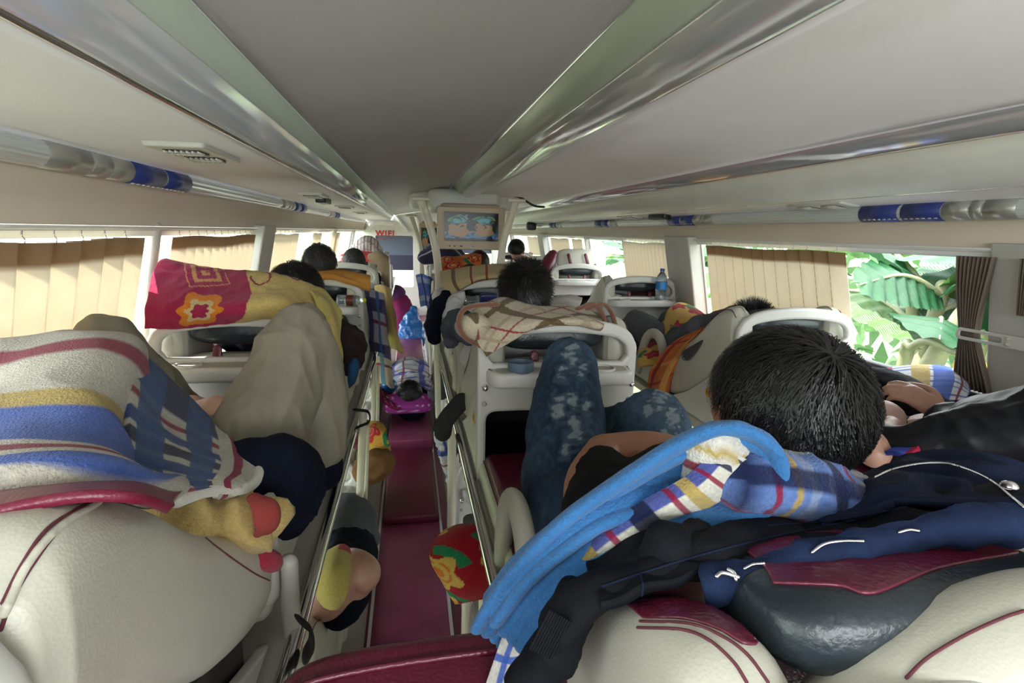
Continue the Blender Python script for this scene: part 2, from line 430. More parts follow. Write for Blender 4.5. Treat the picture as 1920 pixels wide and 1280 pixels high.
# third duct, seen edge on at the right, with its big tube
t = thing('ceiling_duct', (1.4, 4, .2), 'rounded beige air duct above the right berths', 'ceiling duct', 'ceiling air ducts')
strip('side_strip', [(1.285, .306), (1.30, .30), (1.335, .256)], DUCTM, y1=9.6, parent=t)
mesh('edge_trim', tube([(1.335, Y0, .254), (1.335, 9.6, .254)], .004, 8), CHROME, t)
strip('beige_strip', [(1.335, .256), (1.40, .262)], COVE, y1=9.6, parent=t)  # beige strip between the edge trim and the rounded face
strip('rounded_face', prof([(1.395, .262), (1.40, .222), (1.435, .185), (1.49, .165), (1.55, .158)], 22), PLAST, y1=9.6, parent=t)
mesh('edge_trim', tube([(1.555, Y0, .157), (1.555, 9.6, .157)], .006, 8), CHROME, t)
# vent panels, tubes, coves
struct(strip('ceiling_panel_left_edge', prof([(-.757, .172), (-.55, .179), (-.334, .181)], 10), CEILP))
struct(strip('ceiling_panel_right_edge', prof([(1.555, .160), (1.62, .150), (1.705, .140)], 10), CEILP))
struct(strip('trim_1', [(-.765, .172), (-.745, .182), (-.735, .176)], PLAST))
struct(strip('trim_2', [(1.70, .143), (1.715, .141), (1.72, .13)], PLAST))
def cove(s):
    pts = [(-.775, .150), (-.80, .11), (-.822, .05), (-.826, .0), (-.822, WINT)]
    return pts if s < 0 else mx(pts)
struct(strip('wall_left_cove', prof(cove(-1), 14), COVE)); struct(strip('wall_right_cove', prof(cove(1), 14), COVE))
for k, s in ((3, -1), (4, 1)):
    a = [(-.80, WINT+.012), (-.822, WINT+.004), (-.832, WINT-.016)]; a = a if s < 0 else mx(a)
    struct(strip('trim_%d' % k, a, PLAST, thick=.006))
# light tubes along the side walls: clear tube, silver and blue fittings
def lighttube(x, z, s, segs, label):
    t = thing('light_tube', (x, 4, z), label, 'light tube', 'clear light tubes along the side walls')
    V, Fc = tube([(x, Y0, z), (x, 9.8, z)], .030, 40, cap=True)
    V = [(v[0]+(v[0]-x)*(.04 if i % 2 else 0), v[1], v[2]+(v[2]-z)*(.04 if i % 2 else 0)) for i, v in enumerate(V)]
    mesh('clear_tube', (V, Fc), TUBEM, t, smooth=False)
    for a in segs:
        mesh('silver_sleeve', join(tube([(x, a, z), (x, a+.16, z)], .0325, 24, cap=False), tube([(x, a+.17, z), (x, a+.25, z)], .0325, 24, cap=False), tube([(x, a+.26, z), (x, a+.36, z)], .0325, 24, cap=False)), SILV, t)
        mesh('blue_sleeve', join(tube([(x, a+.365, z), (x, a+.56, z)], .033, 24, cap=False), tube([(x, a+.575, z), (x, a+.76, z)], .033, 24, cap=False)), BLUEP, t)
        rv = [box((x-s*.010-.004, a+.38+k*.031, z-.0345), (x-s*.010+.004, a+.395+k*.031, z-.031)) for k in range(12)]
        mesh('sleeve_slot', join(*rv), PLAST, t)
    return t
lighttube(-.772, .142, -1, [1.34, 3.5, 5.5], 'clear ribbed light tube with blue sleeves along left wall')
t = lighttube(1.722, .108, 1, [], 'clear light tube with blue sleeves along right wall')
for a in (1.27, 2.85, 4.3, 6.0):
    x, z = 1.722, .108
    mesh('silver_sleeve', join(tube([(x, a, z), (x, a+.09, z)], .0325, 24, cap=False), tube([(x, a+.097, z), (x, a+.13, z)], .0325, 24, cap=False), tube([(x, a+.137, z), (x, a+.22, z)], .0325, 24, cap=False)), SILV, t)
    mesh('blue_sleeve', join(tube([(x, a+.225, z), (x, a+.37, z)], .033, 24, cap=False), tube([(x, a+.385, z), (x, a+.55, z)], .033, 24, cap=False)), BLUEP, t)
    mesh('sleeve_slot', join(*[box((x-.024, a+.235+k*.022, z-.026), (x-.018, a+.247+k*.022, z-.018)) for k in range(14)]), PLAST, t)
# vents
def vent(px, py, fn, label, sz=(.125, .27), dark=False):
    """fn maps (across, y) to the panel"""
    c = fn(0, 0)
    t = thing('ceiling_vent', c, label, 'vent', 'air vents in the ceiling panels')
    o = rpoly([(-sz[0]/2, -sz[1]/2), (sz[0]/2, -sz[1]/2), (sz[0]/2, sz[1]/2), (-sz[0]/2, sz[1]/2)], .012, 3)
    mesh('frame', plate(o, [], .014, .004, lambda u, v, w: fn(u, v, w-.008)), PLAST, t)
    for q in (-1, 1):
        oo = [(-sz[0]*.3, q*sz[1]*.22-sz[1]*.12), (sz[0]*.3, q*sz[1]*.22-sz[1]*.12), (sz[0]*.3, q*sz[1]*.22+sz[1]*.12), (-sz[0]*.3, q*sz[1]*.22+sz[1]*.12)]
        mesh('opening', plate(oo, [], .004, .0005, lambda u, v, w: fn(u, v, w-.0155)), BLACKP, t)
        mesh('slat', join(*[plate([(-sz[0]*.28+k*sz[0]*.093-.0022, q*sz[1]*.22-sz[1]*.12), (-sz[0]*.28+k*sz[0]*.093+.0022, q*sz[1]*.22-sz[1]*.12), (-sz[0]*.28+k*sz[0]*.093+.0022, q*sz[1]*.22+sz[1]*.12), (-sz[0]*.28+k*sz[0]*.093-.0022, q*sz[1]*.22+sz[1]*.12)], [], .006, .0005, lambda u, v, w: fn(u, v, w-.019)) for k in range(7)]+[plate([(-sz[0]*.3, q*sz[1]*.22-.003), (sz[0]*.3, q*sz[1]*.22-.003), (sz[0]*.3, q*sz[1]*.22+.003), (-sz[0]*.3, q*sz[1]*.22+.003)], [], .006, .0005, lambda u, v, w: fn(u, v, w-.02))]), PLAST, t)
def lmap(y0):
    a = Vector((-.56, 0, .178)); b = Vector((-.44, 0, .179)); c = (a+b)/2; d = (b-a).normalized(); nrm = Vector((d.z, 0, -d.x))*-1
    return lambda u, v, w=0: c+d*u+Vector((0, y0+v, 0))+nrm*w
def rmap(y0):
    a = Vector((1.58, 0, .156)); b = Vector((1.69, 0, .143)); c = (a+b)/2; d = (b-a).normalized(); nrm = Vector((-d.z, 0, d.x))
    return lambda u, v, w=0: c+d*u+Vector((0, y0+v, 0))+nrm*w
for y, l in ((1.46, 'white slatted air vent nearest the camera on left ceiling panel'), (3.07, 'second white air vent along the left ceiling panel'), (4.5, 'third small air vent along the left ceiling panel'), (5.9, 'farthest small air vent on the left ceiling panel')): vent(0, 0, lmap(y), l)
for y, l in ((1.95, 'pale vent above the right window nearest the camera'), (3.9, 'second vent above the right windows'), (5.6, 'small far vent above the right windows')): vent(0, 0, rmap(y), l, (.09, .3))
for (fn, l) in ((lmap(3.42), 'small black speaker bar on left ceiling panel'), (rmap(3.4), 'small black speaker bar on right ceiling panel')):
    tt = mesh('speaker_bar', plate(rpoly([(-.03, -.12), (.03, -.12), (.03, .12), (-.03, .12)], .02), [], .03, .006, lambda u, v, w: fn(u, v, w-.02)), BLACKP, tag=(l, 'speaker'))
# side walls below the windows, and the pillars between them
for s, nm in ((-1, 'left'), (1, 'right')):
    xw = wallx(WINB, s)+s*.03
    pts = [(wallx(WINB, s), WINB), (xw, WINB-.08), (xw, -.92)]
    struct(strip('wall_'+nm, pts, WALLM)); struct(strip('wall_%s_foot' % nm, [(xw, -1.34), (xw, -1.62)], WALLM))
    for k_, yy in enumerate((-1.6, .6, 2.6, 4.6, 6.6, 8.6, 10.3)):
        struct(mesh('wall_%s_post_%d' % (nm, k_+1), box((xw-.02, yy, -1.36), (xw+.02, yy+.25, -.90)), WALLM, smooth=False))
    struct(mesh('window_%d' % (30 if s < 0 else 31), ([(xw, Y0, -1.35), (xw, Y1, -1.35), (xw, Y1, -.91), (xw, Y0, -.91)], [(0, 1, 2, 3)]), GLASS, smooth=False))
    struct(strip('trim_sill_'+nm, [(wallx(WINB, s)+s*.03, WINB+.012), (wallx(WINB, s)-s*.02, WINB+.012), (wallx(WINB, s)-s*.02, WINB-.02)], BLACKP, thick=.006))
def pillar(y0, y1, s, n, depth=.045):
    x = lambda z: wallx(z, s)
    V = []
    for z in (WINT+.03, WINB-.02):
        V += [(x(z)-s*depth, y0+.02, z), (x(z)-s*depth, y1-.02, z), (x(z)+s*.03, y1, z), (x(z)+s*.03, y0, z)]
    Fc = [(0, 1, 5, 4), (1, 2, 6, 5), (2, 3, 7, 6), (3, 0, 4, 7), (0, 3, 2, 1), (4, 5, 6, 7)]
    o = mesh('wall_%s_pillar_%d' % ('left' if s < 0 else 'right', n), (V, Fc), WALLM, smooth=False); struct(o)
    b = o.modifiers.new('b', 'BEVEL'); b.width = .008; b.segments = 2
PL = [(-1.6, -1.0), (3.12, 3.42), (6.3, 6.42), (8.4, 8.55)]
PR = [(-1.6, 1.38), (3.13, 3.50), (5.3, 5.36), (7.0, 7.3), (9.4, 9.6)]
for i, (a, b) in enumerate(PL): pillar(a, b, -1, i+1, .06 if i == 1 else .03)
for i, (a, b) in enumerate(PR): pillar(a, b, 1, i+1, .06 if i in (1, 3) else .03)
def window(n, s, y0, y1):
    x0, x1 = wallx(WINT, s)+s*.02, wallx(WINB, s)+s*.02
    o = mesh('window_%d' % n, ([(x0, y0, WINT), (x0, y1, WINT), (x1, y1, WINB), (x1, y0, WINB)], [(0, 1, 2, 3)]), GLASS, smooth=False); struct(o)
    fr = join(tube([(x0, y0, WINT), (x1, y0, WINB)], .008, 8), tube([(x0, y1, WINT), (x1, y1, WINB)], .008, 8), tube([(x0, y0, WINT), (x0, y1, WINT)], .006, 8))
    mesh('window_frame', fr, PLAST, o)
n = 1
for L, s in ((PL, -1), (PR, 1)):
    ends = [q for ab in L for q in ab][1:]+[Y1]
    for a, b in zip(ends[::2], ends[1::2]): window(n, s, a, b); n += 1
mesh('window_mullion', tube([(wallx(WINT, -1), 2.0, WINT), (wallx(WINB, -1), 2.0, WINB)], .03, 12, flat=.5), PLAST, tag=('white upright bar between the two nearest left windows', 'window bar'))
mesh('window_mullion', tube([(wallx(WINT, 1), 4.35, WINT), (wallx(WINB, 1), 4.35, WINB)], .014, 12), PLAST, tag=('slim white upright bar in the second right window', 'window bar'))
# floor: raised aisle, steps, deck under the seats
struct(mesh('floor', box((-1.0, Y0, -1.66), (1.98, Y1, -1.601)), FLOORM, smooth=False))
struct(mesh('floor_aisle_step', box((-.175, 3.75, -1.60), (.15, 5.2, -1.50), .012), FLOORM))
struct(mesh('floor_aisle_step', box((-.175, 5.6, -1.60), (.15, 10.2, -1.44), .012), FLOORM))
# back wall behind the camera, left open above for the added fill lamp
struct(mesh('wall_back', box((-1.0, Y0-.05, -1.66), (1.98, Y0, -.25)), WALLM, smooth=False))
# front bulkhead
fo = [(-.83, .02), (-.79, .17), (-.32, .18), (-.27, .26), (.38, .385), (1.3, .36), (1.55, .2), (1.75, .12), (1.80, -1.6), (-.85, -1.6)]
fh = [[(-.62, -.10), (.06, -.10), (.06, -1.05), (-.62, -1.05)], [(.26, -.10), (1.55, -.10), (1.55, -.95), (.26, -.95)]]
struct(mesh('wall_front', plate(rpoly(fo, .03, 3), [rpoly(q, .04, 4) for q in fh], .06, .008, lambda u, v, w: (u, 10.35+w, v)), PLAST))
struct(mesh('wall_front_relief', join(tube([(-.22, 10.28, .22), (-.06, 10.27, .02)], .05, 12, flat=.6), tube([(.12, 10.28, .26), (.20, 10.27, -.05)], .05, 12, flat=.6), tube([(-.75, 10.28, .02), (-.6, 10.28, .12), (-.3, 10.28, .13)], .05, 12)), PLAST))
SLATE = mat('slate_sunshade', (.085, .11, .16), .5)
mesh('sunshade', join(box((-.66, 10.382, -.46), (.16, 10.40, -.06)), box((.158, 10.382, -.40), (1.6, 10.40, -.06))), SLATE, tag=('slate blue roll-down sunshade across the windscreen', 'sunshade'), smooth=False)
mesh('sunshade', box((-.66, 10.402, -.74), (.16, 10.42, -.44)), mat('dark_violet_shade', (.03, .03, .07), .5), tag=('darker violet band under the sunshade of the windscreen', 'sunshade'), smooth=False)
# windscreen glass and door jamb
struct(mesh('window_20', ([(-.9, 10.55, -.0), (1.9, 10.55, -.0), (1.9, 10.55, -1.1), (-.9, 10.55, -1.1)], [(0, 1, 2, 3)]), GLASS, smooth=False))
# WIFI sign
def text(name, s, size, loc, m, label, cat, bold=True, rot=(math.pi/2, 0, 0), parent=None, ext=.002, offset=.0):
    cu = bpy.data.curves.new('t', 'FONT'); cu.body = s; cu.size = size; cu.align_x = 'CENTER'; cu.align_y = 'CENTER'; cu.extrude = ext; cu.offset = offset; cu.space_character = 1.2
    o = bpy.data.objects.new('t', cu); COL.objects.link(o); dg = bpy.context.evaluated_depsgraph_get()
    me = bpy.data.meshes.new_from_object(o.evaluated_get(dg)); R = Matrix.LocRotScale(Vector(loc), __import__('mathutils').Euler(rot), None)
    V = [tuple(R @ v.co) for v in me.vertices]; Fc = [tuple(p.vertices) for p in me.polygons]
    bpy.data.objects.remove(o); bpy.data.meshes.remove(me)
    return mesh(name, (V, Fc), m, parent, smooth=False, tag=(label, cat) if label else None)
REDP = mat('red_print', (.42, .004, .006), .5)
w = text('wifi_lettering', 'WIFI', .145, P(722, 438, y=10.29), REDP, 'red WIFI lettering on the white front bulkhead', 'lettering', offset=.005)
text('small_lettering', 'MIEN PHI', .05, P(722, 448, y=10.30), REDP, None, None, parent=w)
# ================================================================ sleeper berths
W_ = .53
def make_berth(name, label, group, x0=0, y0=0, dz=0, arch=True, pillow_on=True, number=None, bth=.046, pz=-.338, bdepth=1.0, seams=True):
    t = thing(name, (x0+W_/2, y0, -.80+dz), label, 'berth', group)
    f = lambda u, v, w: (x0+u, y0+w, v+dz)
    # back frame: arch with a handle slot, plate, foot opening
    top = [(0, -.80), (0, -.36)]+[tuple(q) for q in cr([(.004, -.345), (.03, -.307), (.10, -.277), (W_/2, -.262), (W_-.10, -.277), (W_-.03, -.307), (W_-.004, -.345)], 26)]+[(W_, -.36), (W_, -.80)]
    slot = [tuple(q) for q in cr([(.034, -.385), (.045, -.348), (.10, -.322), (W_/2, -.308), (W_-.10, -.322), (W_-.045, -.348), (W_-.034, -.385)], 22)]+[(W_-.05, -.405), (.05, -.405)]
    foot = rpoly([(.030, -.78), (W_-.030, -.78), (W_-.030, -.565), (.030, -.565)], .035)
    mesh('back_frame', plate(top, [slot, foot], .034, .011, f), PLAST, t)
    # tray with two cup rings
    tr = rpoly([(.035, -.10), (W_-.035, -.10), (W_-.025, 0), (.025, 0)], [.045, .045, .004, .004])
    tro = mesh('tray', plate(tr, [], .046, .012, lambda u, v, w: (x0+u, y0+v, -.443+w+dz)), PLAST, t)
    mesh('tray_recess', plate(rpoly([(.055, -.085), (W_-.055, -.085), (W_-.05, -.018), (.05, -.018)], .028), [], .002, .0005, lambda u, v, w: (x0+u, y0+v, -.4195+w+dz)), PLAST2, tro)
    def ring(cx, r, h, m):
        o = [(cx+r*math.cos(a), -.052+r*math.sin(a)) for a in np.linspace(0, 2*math.pi, 28, endpoint=False)]
        i = [(cx+(r-.006)*math.cos(a), -.052+(r-.006)*math.sin(a)) for a in np.linspace(0, 2*math.pi, 28, endpoint=False)]
        mesh('cup_ring', plate(o, [i], h, .002, lambda u, v, w: (x0+u, y0+v, -.419+h/2-.004+w+dz)), m, tro)
    ring(.13, .040, .034 if number == 9 else .010, mat('blue_grey_cup_ring', (.10, .15, .21), .5) if number == 9 else PLAST)
    ring(W_-.13, .040, .010, PLAST)
    for sx in (.022, W_-.022):
        mesh('knob', tube([(x0+sx, y0-.017, -.478+dz), (x0+sx, y0-.038, -.478+dz)], .010, 14), CHROME, t)
        mesh('bolt', tube([(x0+sx, y0-.015, -.535+dz), (x0+sx, y0-.020, -.535+dz)], .008, 12), PLAST2, t)
    # side shells
    for sx in (0, 1):
        sp_ = [(0.0, -.80), (0, -.46), (.06, -.50), (.2, -.61), (.34, -.705), (.52, -.785), (.56, -.80)]
        mesh('side_panel', plate(rpoly(sp_, [0, 0, .02, .05, .05, .02, 0], 3), [], .022, .005, lambda u, v, w: (x0+(.014 if sx == 0 else W_-.014)+w, y0+u, v+dz)), PLAST, t)
        # leather bolster above the side shell
        xs = x0+(.050 if sx == 0 else W_-.050)
        top_ = [(.030, -.305), (.075, -.272), (.14, -.285), (.22, -.335), (.33, -.43), (.44, -.505), (.54, -.565), (.60, -.625)]
        bot_ = [(.022, -.44), (.05, -.49), (.10, -.53), (.18, -.60), (.30, -.69), (.42, -.745), (.53, -.775), (.59, -.745)]
        A, B = cr(top_, 30), cr(bot_, 30); B = A+(B-A)*bdepth; V = []; seg = 22
        for k in range(30):
            a, b = A[k], B[k]; mid = (a+b)/2; hv = (a-b)/2; th = bth*(1 if 1 < k < 28 else .8)
            for i in range(seg):
                g = 2*math.pi*i/seg; cg, sg = math.cos(g), math.sin(g)
                cg2 = math.copysign(abs(cg)**.75, cg); sg2 = math.copysign(abs(sg)**.6, sg)
                q = mid+hv*sg2; V.append((xs+th*cg2, y0+q[0], q[1]+dz))
        Fc = [(k*seg+i, k*seg+(i+1) % seg, (k+1)*seg+(i+1) % seg, (k+1)*seg+i) for k in range(29) for i in range(seg)]
        Fc += [tuple(range(seg))[::-1], tuple(range(29*seg, 30*seg))]
        bo = mesh('side_bolster', (V, Fc), CREAM, t)
        o_ = -1 if sx == 0 else 1
        if seams: mesh('seam', tube([(xs+o_*bth*.74, y0+q[0], q[1]+dz-.012) for q in A[1:28]], .0018, 6), THREAD, bo)
        if seams: mesh('piping', tube([(xs-o_*.012, y0+q[0], q[1]+dz+.001) for q in A[1:28]], .0035, 8), CREAM, bo)
    # back cushion: maroon centre rising between the bolsters
    rows = []
    for (yy, zz) in [(.045, -.52), (.05, -.46), (.09, -.425), (.15, -.425), (.22, -.445), (.33, -.485), (.44, -.535), (.56, -.60), (.66, -.64)]:
        rows.append([(x0+.075, y0+yy, zz-.03+dz), (x0+.12, y0+yy, zz-.004+dz), (x0+W_/2, y0+yy, zz-.022+dz), (x0+W_-.12, y0+yy, zz-.004+dz), (x0+W_-.075, y0+yy, zz-.03+dz)])
    V, Fc, U, Vv = grid(rows, 40, 20); bk = mesh('backrest', (V, Fc), MAROON, t)
    s = bk.modifiers.new('thickness', 'SOLIDIFY'); s.thickness = .05; s.offset = -1
    mesh('rear_cushion', pillow((x0+W_/2, y0+.060, -.47+dz), (.40, .07, .13), e=(.45, .35)), CREAM, t)
    # seat cushion
    so = mesh('seat', box((x0+.03, y0+.62, -.74+dz), (x0+W_-.03, y0+1.36, -.655+dz), .022), MAROON, t)
    mesh('seat_side', box((x0+.012, y0+.60, -.80+dz), (x0+W_-.012, y0+1.37, -.675+dz), .03), CREAM, so)
    mesh('seam', tube([(x0+.026, y0+.64, -.674+dz), (x0+.026, y0+1.34, -.674+dz)], .002, 6), THREAD, so)
    # dark foot box under the head
    fb = [(x0+.03, y0+.01, -.565+dz), (x0+W_-.03, y0+.01, -.565+dz), (x0+W_-.03, y0+.5, -.70+dz), (x0+.03, y0+.5, -.70+dz), (x0+.03, y0+.01, -.785+dz), (x0+W_-.03, y0+.01, -.785+dz), (x0+W_-.03, y0+.5, -.785+dz), (x0+.03, y0+.5, -.785+dz)]
    mesh('foot_box', (fb, [(0, 1, 2, 3), (3, 2, 6, 7), (0, 3, 7, 4), (1, 5, 6, 2), (4, 7, 6, 5)]), BLACKP, t, smooth=False)
    # loop armrests
    for sx in (0, 1):
        xa = x0+(.012 if sx == 0 else W_-.012)
        mesh('armrest', tube([(xa, y0+.60, -.72+dz), (xa, y0+.615, -.59+dz), (xa, y0+.66, -.525+dz), (xa, y0+.74, -.505+dz), (xa, y0+.82, -.54+dz), (xa, y0+.87, -.63+dz), (xa, y0+.885, -.74+dz)], .027, 16, n=30, flat=.8), PLAST2, t)
    if pillow_on:
        pw = mesh('head_pillow', pillow((x0+W_/2, y0+(.115 if pz < -.3 else .14), pz+.002+dz), (.34, .19, .105 if pz < -.3 else .08), (-.20, 0, 0), (.55, .45)), DARKL, t)
        for q in (-.075, .075):
            mesh('pillow_strap', tube([(x0+W_/2+q, y0+.016, -.45+dz), (x0+W_/2+q, y0+.012, -.415+dz), (x0+W_/2+q, y0+.020, -.385+dz)], .014, 10, flat=.25, up=(0, 1, .3)), MAROON, pw)
    return t
def sticker(root, txt, x, y, z, nx=(1, 0, 0)):
    """round yellow number sticker lying on a side panel (faces -x)"""
    YS = mat('yellow_sticker', (.75, .42, .02), .5); RD = mat('brown_red_ink', (.25, .03, .02), .6)
    o = [(.022*math.cos(a), .022*math.sin(a)) for a in np.linspace(0, 2*math.pi, 28, endpoint=False)]
    s = mesh('number_sticker', plate(o, [], .0016, .0004, lambda u, v, w: (x+w, y-u, z+v)), YS, root)
    text('number', txt, .030, (x-.0015, y, z), RD, None, None, rot=(math.pi/2, 0, -math.pi/2), parent=s, ext=.0006, offset=.0008)
GB = 'sleeper berths of the upper deck'
XL, XC, XR = -.795, .205, 1.265
b9 = make_berth('sleeper_berth', 'cream berth with arched tray back and blue cup ring, in front of the torn jeans', GB, XC, 1.63, number=9)
sticker(b9, '9', XC+.0015, 1.63+.09, -.62)
proto = bp = make_berth('sleeper_berth', 'cream berth with maroon top at the lower right, under the navy jacket', GB, XC-.025, .26)
bc = make_berth('sleeper_berth', 'cream berth with maroon top at the lower right, under the navy jacket', GB, XC-.005, .26, -.05, bth=.058, pz=-.292, seams=False)
def nb(x, y, label): return dup(proto, (x+W_/2-ORG[proto].x, y-ORG[proto].y, 0), label)
bl = make_berth('sleeper_berth', 'cream leather berth at the lower left, under the thick plaid blanket', GB, -.79, .36, .045, bth=.055, bdepth=.80, seams=False)
b = proto = bp
nb(XL, 1.78, 'berth whose arch shows below the crimson and yellow blanket, left column')
nb(XL+.005, 3.10, 'left berth with orange cloth over its top, yellow capped bottle on its tray')
nb(XL+.01, 5.75, 'left berth with a red cloth and brown flap over its top')
nb(XL+.01, 7.1, 'farthest white-arched berth in the left column')
nb(XC+.01, 3.03, 'middle berth with the beige striped blanket rolled over its arch')
nb(XC+.01, 4.6, 'middle berth just behind the television poles')
nb(XC+.01, 6.1, 'middle berth ahead of the orange floral blanket')
nb(XC+.01, 7.6, 'farthest berth in the middle column')
nb(XR-.02, .42, 'berth at the right edge carrying the person in the black jacket')
b11 = nb(XR, 1.87, 'berth with yellow sticker 11 on its side, right column')
sticker(b11, '11', XR+.0015, 1.87+.16, -.655)
nb(XR+.02, 3.42, 'right berth with the blue water bottle standing on its tray')
nb(XR+.02, 4.85, 'right berth whose big cream headrest with two maroon straps stands up, below the bare window')
nb(XR+.02, 6.4, 'right berth with the arch below the far dark head')
nb(XR+.02, 7.8, 'farthest berth in the right column')
bp['label'] = 'left berth with pale blue-white arch, a dark head behind it'; bp.location += Vector((XL+.01-XC+.025, 4.45-.26, 0)); ORG[bp] = ORG[bp]+Vector((XL+.01-XC+.025, 4.45-.26, 0))
# lower deck, glimpsed beside the aisle
GL = 'sleeper berths of the lower deck'
def nl(x, y, l):
    c = nb(x, y, l); c.location.z -= .82; ORG[c] += Vector((0, 0, -.82)); c['group'] = GL; return c
nl(XL, 1.28, 'lower berth whose cream headrest is beside the yellow fleece, left of the aisle')
nl(XL, 2.55, 'lower berth with the pale tray beside the brown bundle, left of the aisle')
nl(XL, 3.9, 'lower berth beside the lying person, left of the aisle')
nl(XL, 5.3, 'far lower berth left of the aisle')
nl(XC+.01, .9, 'lower berth under the red floral blanket, right of the aisle')
nl(XC+.01, 2.45, 'lower berth with a small round tray, right of the aisle')
nl(XC+.01, 3.85, 'lower berth holding the white and blue plaid bedding, right of the aisle')
nl(XC+.01, 5.3, 'far lower berth right of the aisle')
# ---------------------------------------------------------------- decks, rails, posts
DECKM = mat('deck_side_vinyl', (.40, .37, .33), .5, mottle=.08)
for x0_, x1_, nm in ((-.90, -.245, 'left'), (.20, .75, 'middle'), (1.25, 1.92, 'right')):
    struct(mesh('floor_upper_deck_'+nm, box((x0_, Y0, -.84), (x1_, 9.6, -.802), .006), DECKM))
    struct(mesh('floor_lower_plinth_'+nm, box((x0_, Y0, -1.60), (x1_-.02 if nm != 'left' else x1_+.05, 9.6, -1.615+.01), .004), DECKM))
for x, l in ((-.232, 'long polished rail along the upper deck edge, left of the aisle'), (.185, 'long polished rail along the upper deck edge, right of the aisle')):
    mesh('deck_rail', tube([(x, .3, -.80), (x, 9.4, -.80)], .016, 12, flat=1.2), CHROME, tag=(l, 'rail', 'deck edge rails'))
for x in (-.178, .150):
    mesh('floor_edge_trim', box((x-.006, .2, -1.60), (x+.006, 10, -1.585)), PLAST, tag=('thin pale strip along the %s edge of the maroon aisle floor' % ('left' if x < 0 else 'right'), 'floor strip'), smooth=False)
PG = 'cream posts beside the aisle'
def post(px0, py0, px1, py1, y, r, label, flat=1):
    a, b = P(px0, py0, y=y), P(px1, py1, y=y)
    return mesh('grab_post', tube([a, (a+b)/2, b], r, 14, flat=flat), mat('cream_post_paint', (.62, .57, .46), .4), tag=(label, 'post', PG))
post(681, 775, 672, 1000, 2.15, .016, 'thick white post with rounded foot above the grey trousers')
post(690, 800, 684, 985, 2.2, .008, 'thin white post right behind the thick one, above the grey trousers')
post(701, 680, 700, 792, 2.9, .012, 'left one of the slim cream post pair beside the striped blanket')
post(709, 688, 708, 790, 2.95, .009, 'right one of the slim cream post pair beside the striped blanket')
post(818, 600, 822, 780, 3.1, .018, 'cream post right of the lying person in the aisle')
post(806, 630, 808, 700, 4.6, .012, 'thin far cream post right of the aisle')
post(848, 770, 846, 1000, 2.3, .020, 'flat cream post above the red blanket, right of the aisle')
post(905, 1020, 908, 1145, 1.33, .016, 'pale wooden-coloured post against the blue towel')
post(874, 1100, 866, 1425, 1.45, .012, 'short grey post under the red blanket')
# aisle pad in front of the camera
PADT = [(-.225, .66), (-.05, .675), (.13, .665), (.30, .655)]
rows = []
for yy, zz in ((0.0, -.60), (.2, -.575), (.50, -.570), (.60, -.560), (.645, -.556), (.672, -.580), (.680, -.63), (.678, -.80), (.675, -1.1), (.67, -1.58)):
    k = min(1, max(0, (yy-.3)/.35)); rows.append([(-.200+.0*k, yy-.05*k, zz-.10), (-.186, yy-.035*k, zz-.045), (-.150, yy-.014*k, zz-.008), (-.06, yy, zz), (.12, yy+.005, zz), (.32, yy+.008, zz)])
V, Fc, U, Vv = grid(rows, 60, 40)
pad = mesh('aisle_berth_pad', (V, Fc), MAROON, tag=('shiny maroon leather pad across the aisle at the bottom edge', 'berth pad'))
s = pad.modifiers.new('t', 'SOLIDIFY'); s.thickness = .03; s.offset = -1
mesh('piping', tube([(-.186, .575, -.604), (-.150, .60, -.563), (-.06, .612, -.556), (.12, .618, -.556), (.32, .62, -.556)], .004, 8, n=30), MAROON, pad)
# pads on the aisle floor
mesh('floor_mat', box((-.165, 2.75, -1.598), (.14, 3.70, -1.545), .018), MAROON, tag=('thick folded maroon mat on the aisle floor, below the polka-dot pillow', 'mat'))
